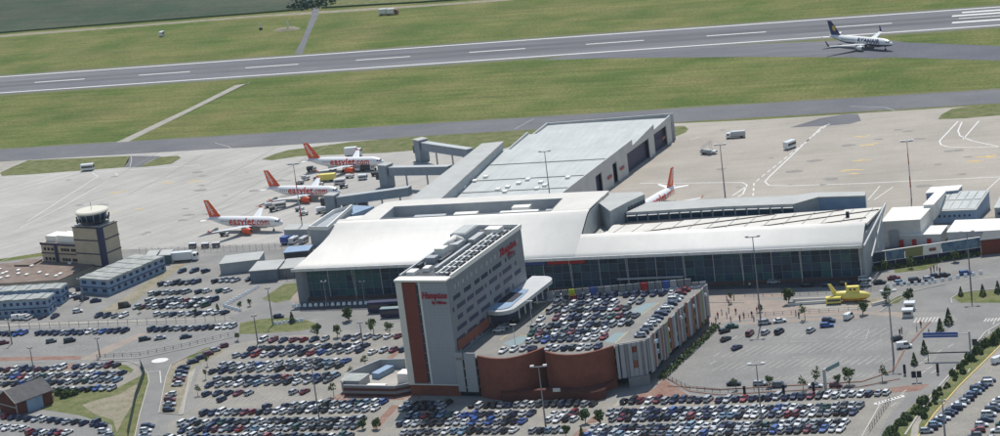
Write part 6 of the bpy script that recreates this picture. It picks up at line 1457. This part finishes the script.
for (x, y, l) in ((745, 396.5, 'black totem sign leftmost along the red kerb'), (784, 395, 'black totem sign in the middle of the red kerb'), (814, 392.5, 'black totem sign left of the angled gantry'), (905, 375, 'black upright sign near the conifer on the kerb'), (938, 374, 'small dark sign board on the right road')):
    p = G(x, y); t = thing('totem_sign', l, 'sign', (p.x, p.y, .08)); sign_parts(t, (('board', 'dark', (-.35, .35, -.15, .15, .3, 2.9)), ('foot', 'metal', (-.2, .2, -.1, .1, 0, .29))))
for (x, y, l) in ((908, 316.5, 'white ticket cabin, nearer of two by the turning circle'), (910, 309.5, 'white ticket cabin, farther of two by the turning circle')):
    p = G(x, y); t = thing('ticket_cabin', l, 'cabin', (p.x, p.y, .08)); sign_parts(t, (('wall', 'wall_w', (-1.4, 1.4, -1.1, 1.1, 0, 2.0)), ('window', 'cglass', (-1.1, 1.1, -1.14, -1.11, .9, 1.6)), ('roof', 'p_w', (-1.6, 1.6, -1.3, 1.3, 2.02, 2.3))))
for (x, y, l) in ((287, 30, 'low bare mound with a white post beyond the runway'),):
    p = G(x, y); t = thing('earth_mound', l, 'mound', (p.x, p.y, 0)); q = MB(); q.loft([[(8*math.cos(a), 5*math.sin(a), 0) for a in [i*math.pi/5 for i in range(10)]], [(5*math.cos(a), 2.6*math.sin(a), 1.2) for a in [i*math.pi/5 for i in range(10)]]]); local(q).build('mound', M['earth'], t); local(MB().box(.5, 1.3, -.2, .2, 1.2, 5)).build('post', M['p_w'], t)
p = G(261, 30); t = thing('marker_post', 'white marker post with a green foot beyond the runway', 'post', (p.x, p.y, 0)); local(MB().box(-.4, .4, -.2, .2, 1.2, 4)).build('post', M['p_w'], t); local(MB().box(-.9, .9, -.4, .4, 0, 1.2)).build('foot', M['leafd'], t)

# ------------------------------------------------------------------ people
pd = bpy.data.meshes.new('person_skin')
J = [(0,0,.95),(0,0,1.2),(0,0,1.42),(0,0,1.52),(0,.02,1.64),(0,.02,1.72),(.18,0,1.40),(.24,.03,1.12),(.25,.1,.88),(-.18,0,1.40),(-.24,.0,1.12),(-.24,-.06,.88),(.1,0,.88),(.11,.06,.48),(.11,.0,.08),(.11,.14,.04),(-.1,0,.88),(-.11,-.05,.48),(-.12,-.12,.08),(-.12,.02,.04)]
pd.from_pydata(J, [(0,1),(1,2),(2,3),(3,4),(4,5),(2,6),(6,7),(7,8),(2,9),(9,10),(10,11),(0,12),(12,13),(13,14),(14,15),(0,16),(16,17),(17,18),(18,19)], [])
po = bpy.data.objects.new('person_skin', pd); col.objects.link(po); md = po.modifiers.new('skin', 'SKIN'); 
rad = [.15,.16,.15,.06,.10,.09,.07,.05,.04,.07,.05,.04,.10,.07,.045,.04,.10,.07,.045,.04]
for i, r_ in enumerate(rad): pd.skin_vertices[0].data[i].radius = (r_, r_)
pd.skin_vertices[0].data[0].use_root = True
pm0 = bpy.data.meshes.new_from_object(po.evaluated_get(bpy.context.evaluated_depsgraph_get())); bpy.data.objects.remove(po)
SH = [mat('shirt_'+n, c, .9) for n, c in (('dark', (.03, .03, .05)), ('white', (.6, .6, .6)), ('red', (.4, .05, .04)), ('blue', (.06, .12, .3)), ('pink', (.5, .3, .28)))]
TRO = mat('trousers', (.03, .035, .06), .9)
PM = []
for shm in SH:
    me = pm0.copy(); me.materials.clear()
    for m_ in (shm, TRO, M['skin'], M['dark']): me.materials.append(m_)
    for f in me.polygons:
        c = f.center; f.material_index = 1 if c.z < .93 and abs(c.x) < .2 else (3 if c.z > 1.70 else (2 if c.z > 1.5 or (abs(c.x) > .2 and c.z < 1.15) else 0)); f.use_smooth = True
    me.name = 'body'; PM.append(me)
CN = ['dark', 'white', 'red', 'blue', 'pink']
PP = [(712, 328), (716, 322), (718, 318), (722, 315), (727, 318), (729, 313), (731, 322), (736, 314), (740, 321), (744, 318), (752, 317), (754, 321), (757, 313), (727, 301), (729, 305), (734, 300), (708, 336), (700, 344), (694, 349), (688, 354), (682, 360), (677, 364), (672, 369), (704, 340), (796, 316), (799, 318), (750, 288), (800, 280), (818, 281), (931, 272), (934, 271), (937, 270), (940, 273), (929, 335), (902, 333), (900, 335), (917, 331), (921, 327)]
for i, (x, y) in enumerate(PP):
    c = i % 5 if i not in (16, 17, 18, 19, 20, 21, 22, 23) else (4 if i % 2 else 1)
    where = 'walking beside the panelled parking wall' if 16 <= i <= 23 else ('in the brick forecourt by the parking building' if i < 16 else ('standing near the terminal glass' if 24 <= i < 29 else ('waiting near the drop-off queue' if i < 33 else 'near the lot entrance by the blue gantry board')))
    p = G(x, y); o = link_mesh('person', PM[c], None, (p.x, p.y, .09), rnd.uniform(0, 6)); o.scale = (1.05,)*3
    tag(o, 'person in a %s top, dark trousers, %s' % (CN[c], where), 'person', 'people '+where)
hm = bpy.data.materials.new('haze'); hm.use_nodes = True; N = hm.node_tree; N.nodes.clear()
o_ = N.nodes.new('ShaderNodeOutputMaterial'); v_ = N.nodes.new('ShaderNodeVolumePrincipled'); v_.inputs['Color'].default_value = (.80, .90, 1, 1); v_.inputs['Density'].default_value = .00003
N.links.new(v_.outputs[0], o_.inputs['Volume'])
tag(MB().box(-5200, 5200, -1600, 7200, -1, 214).build('haze', hm), kind='stuff')
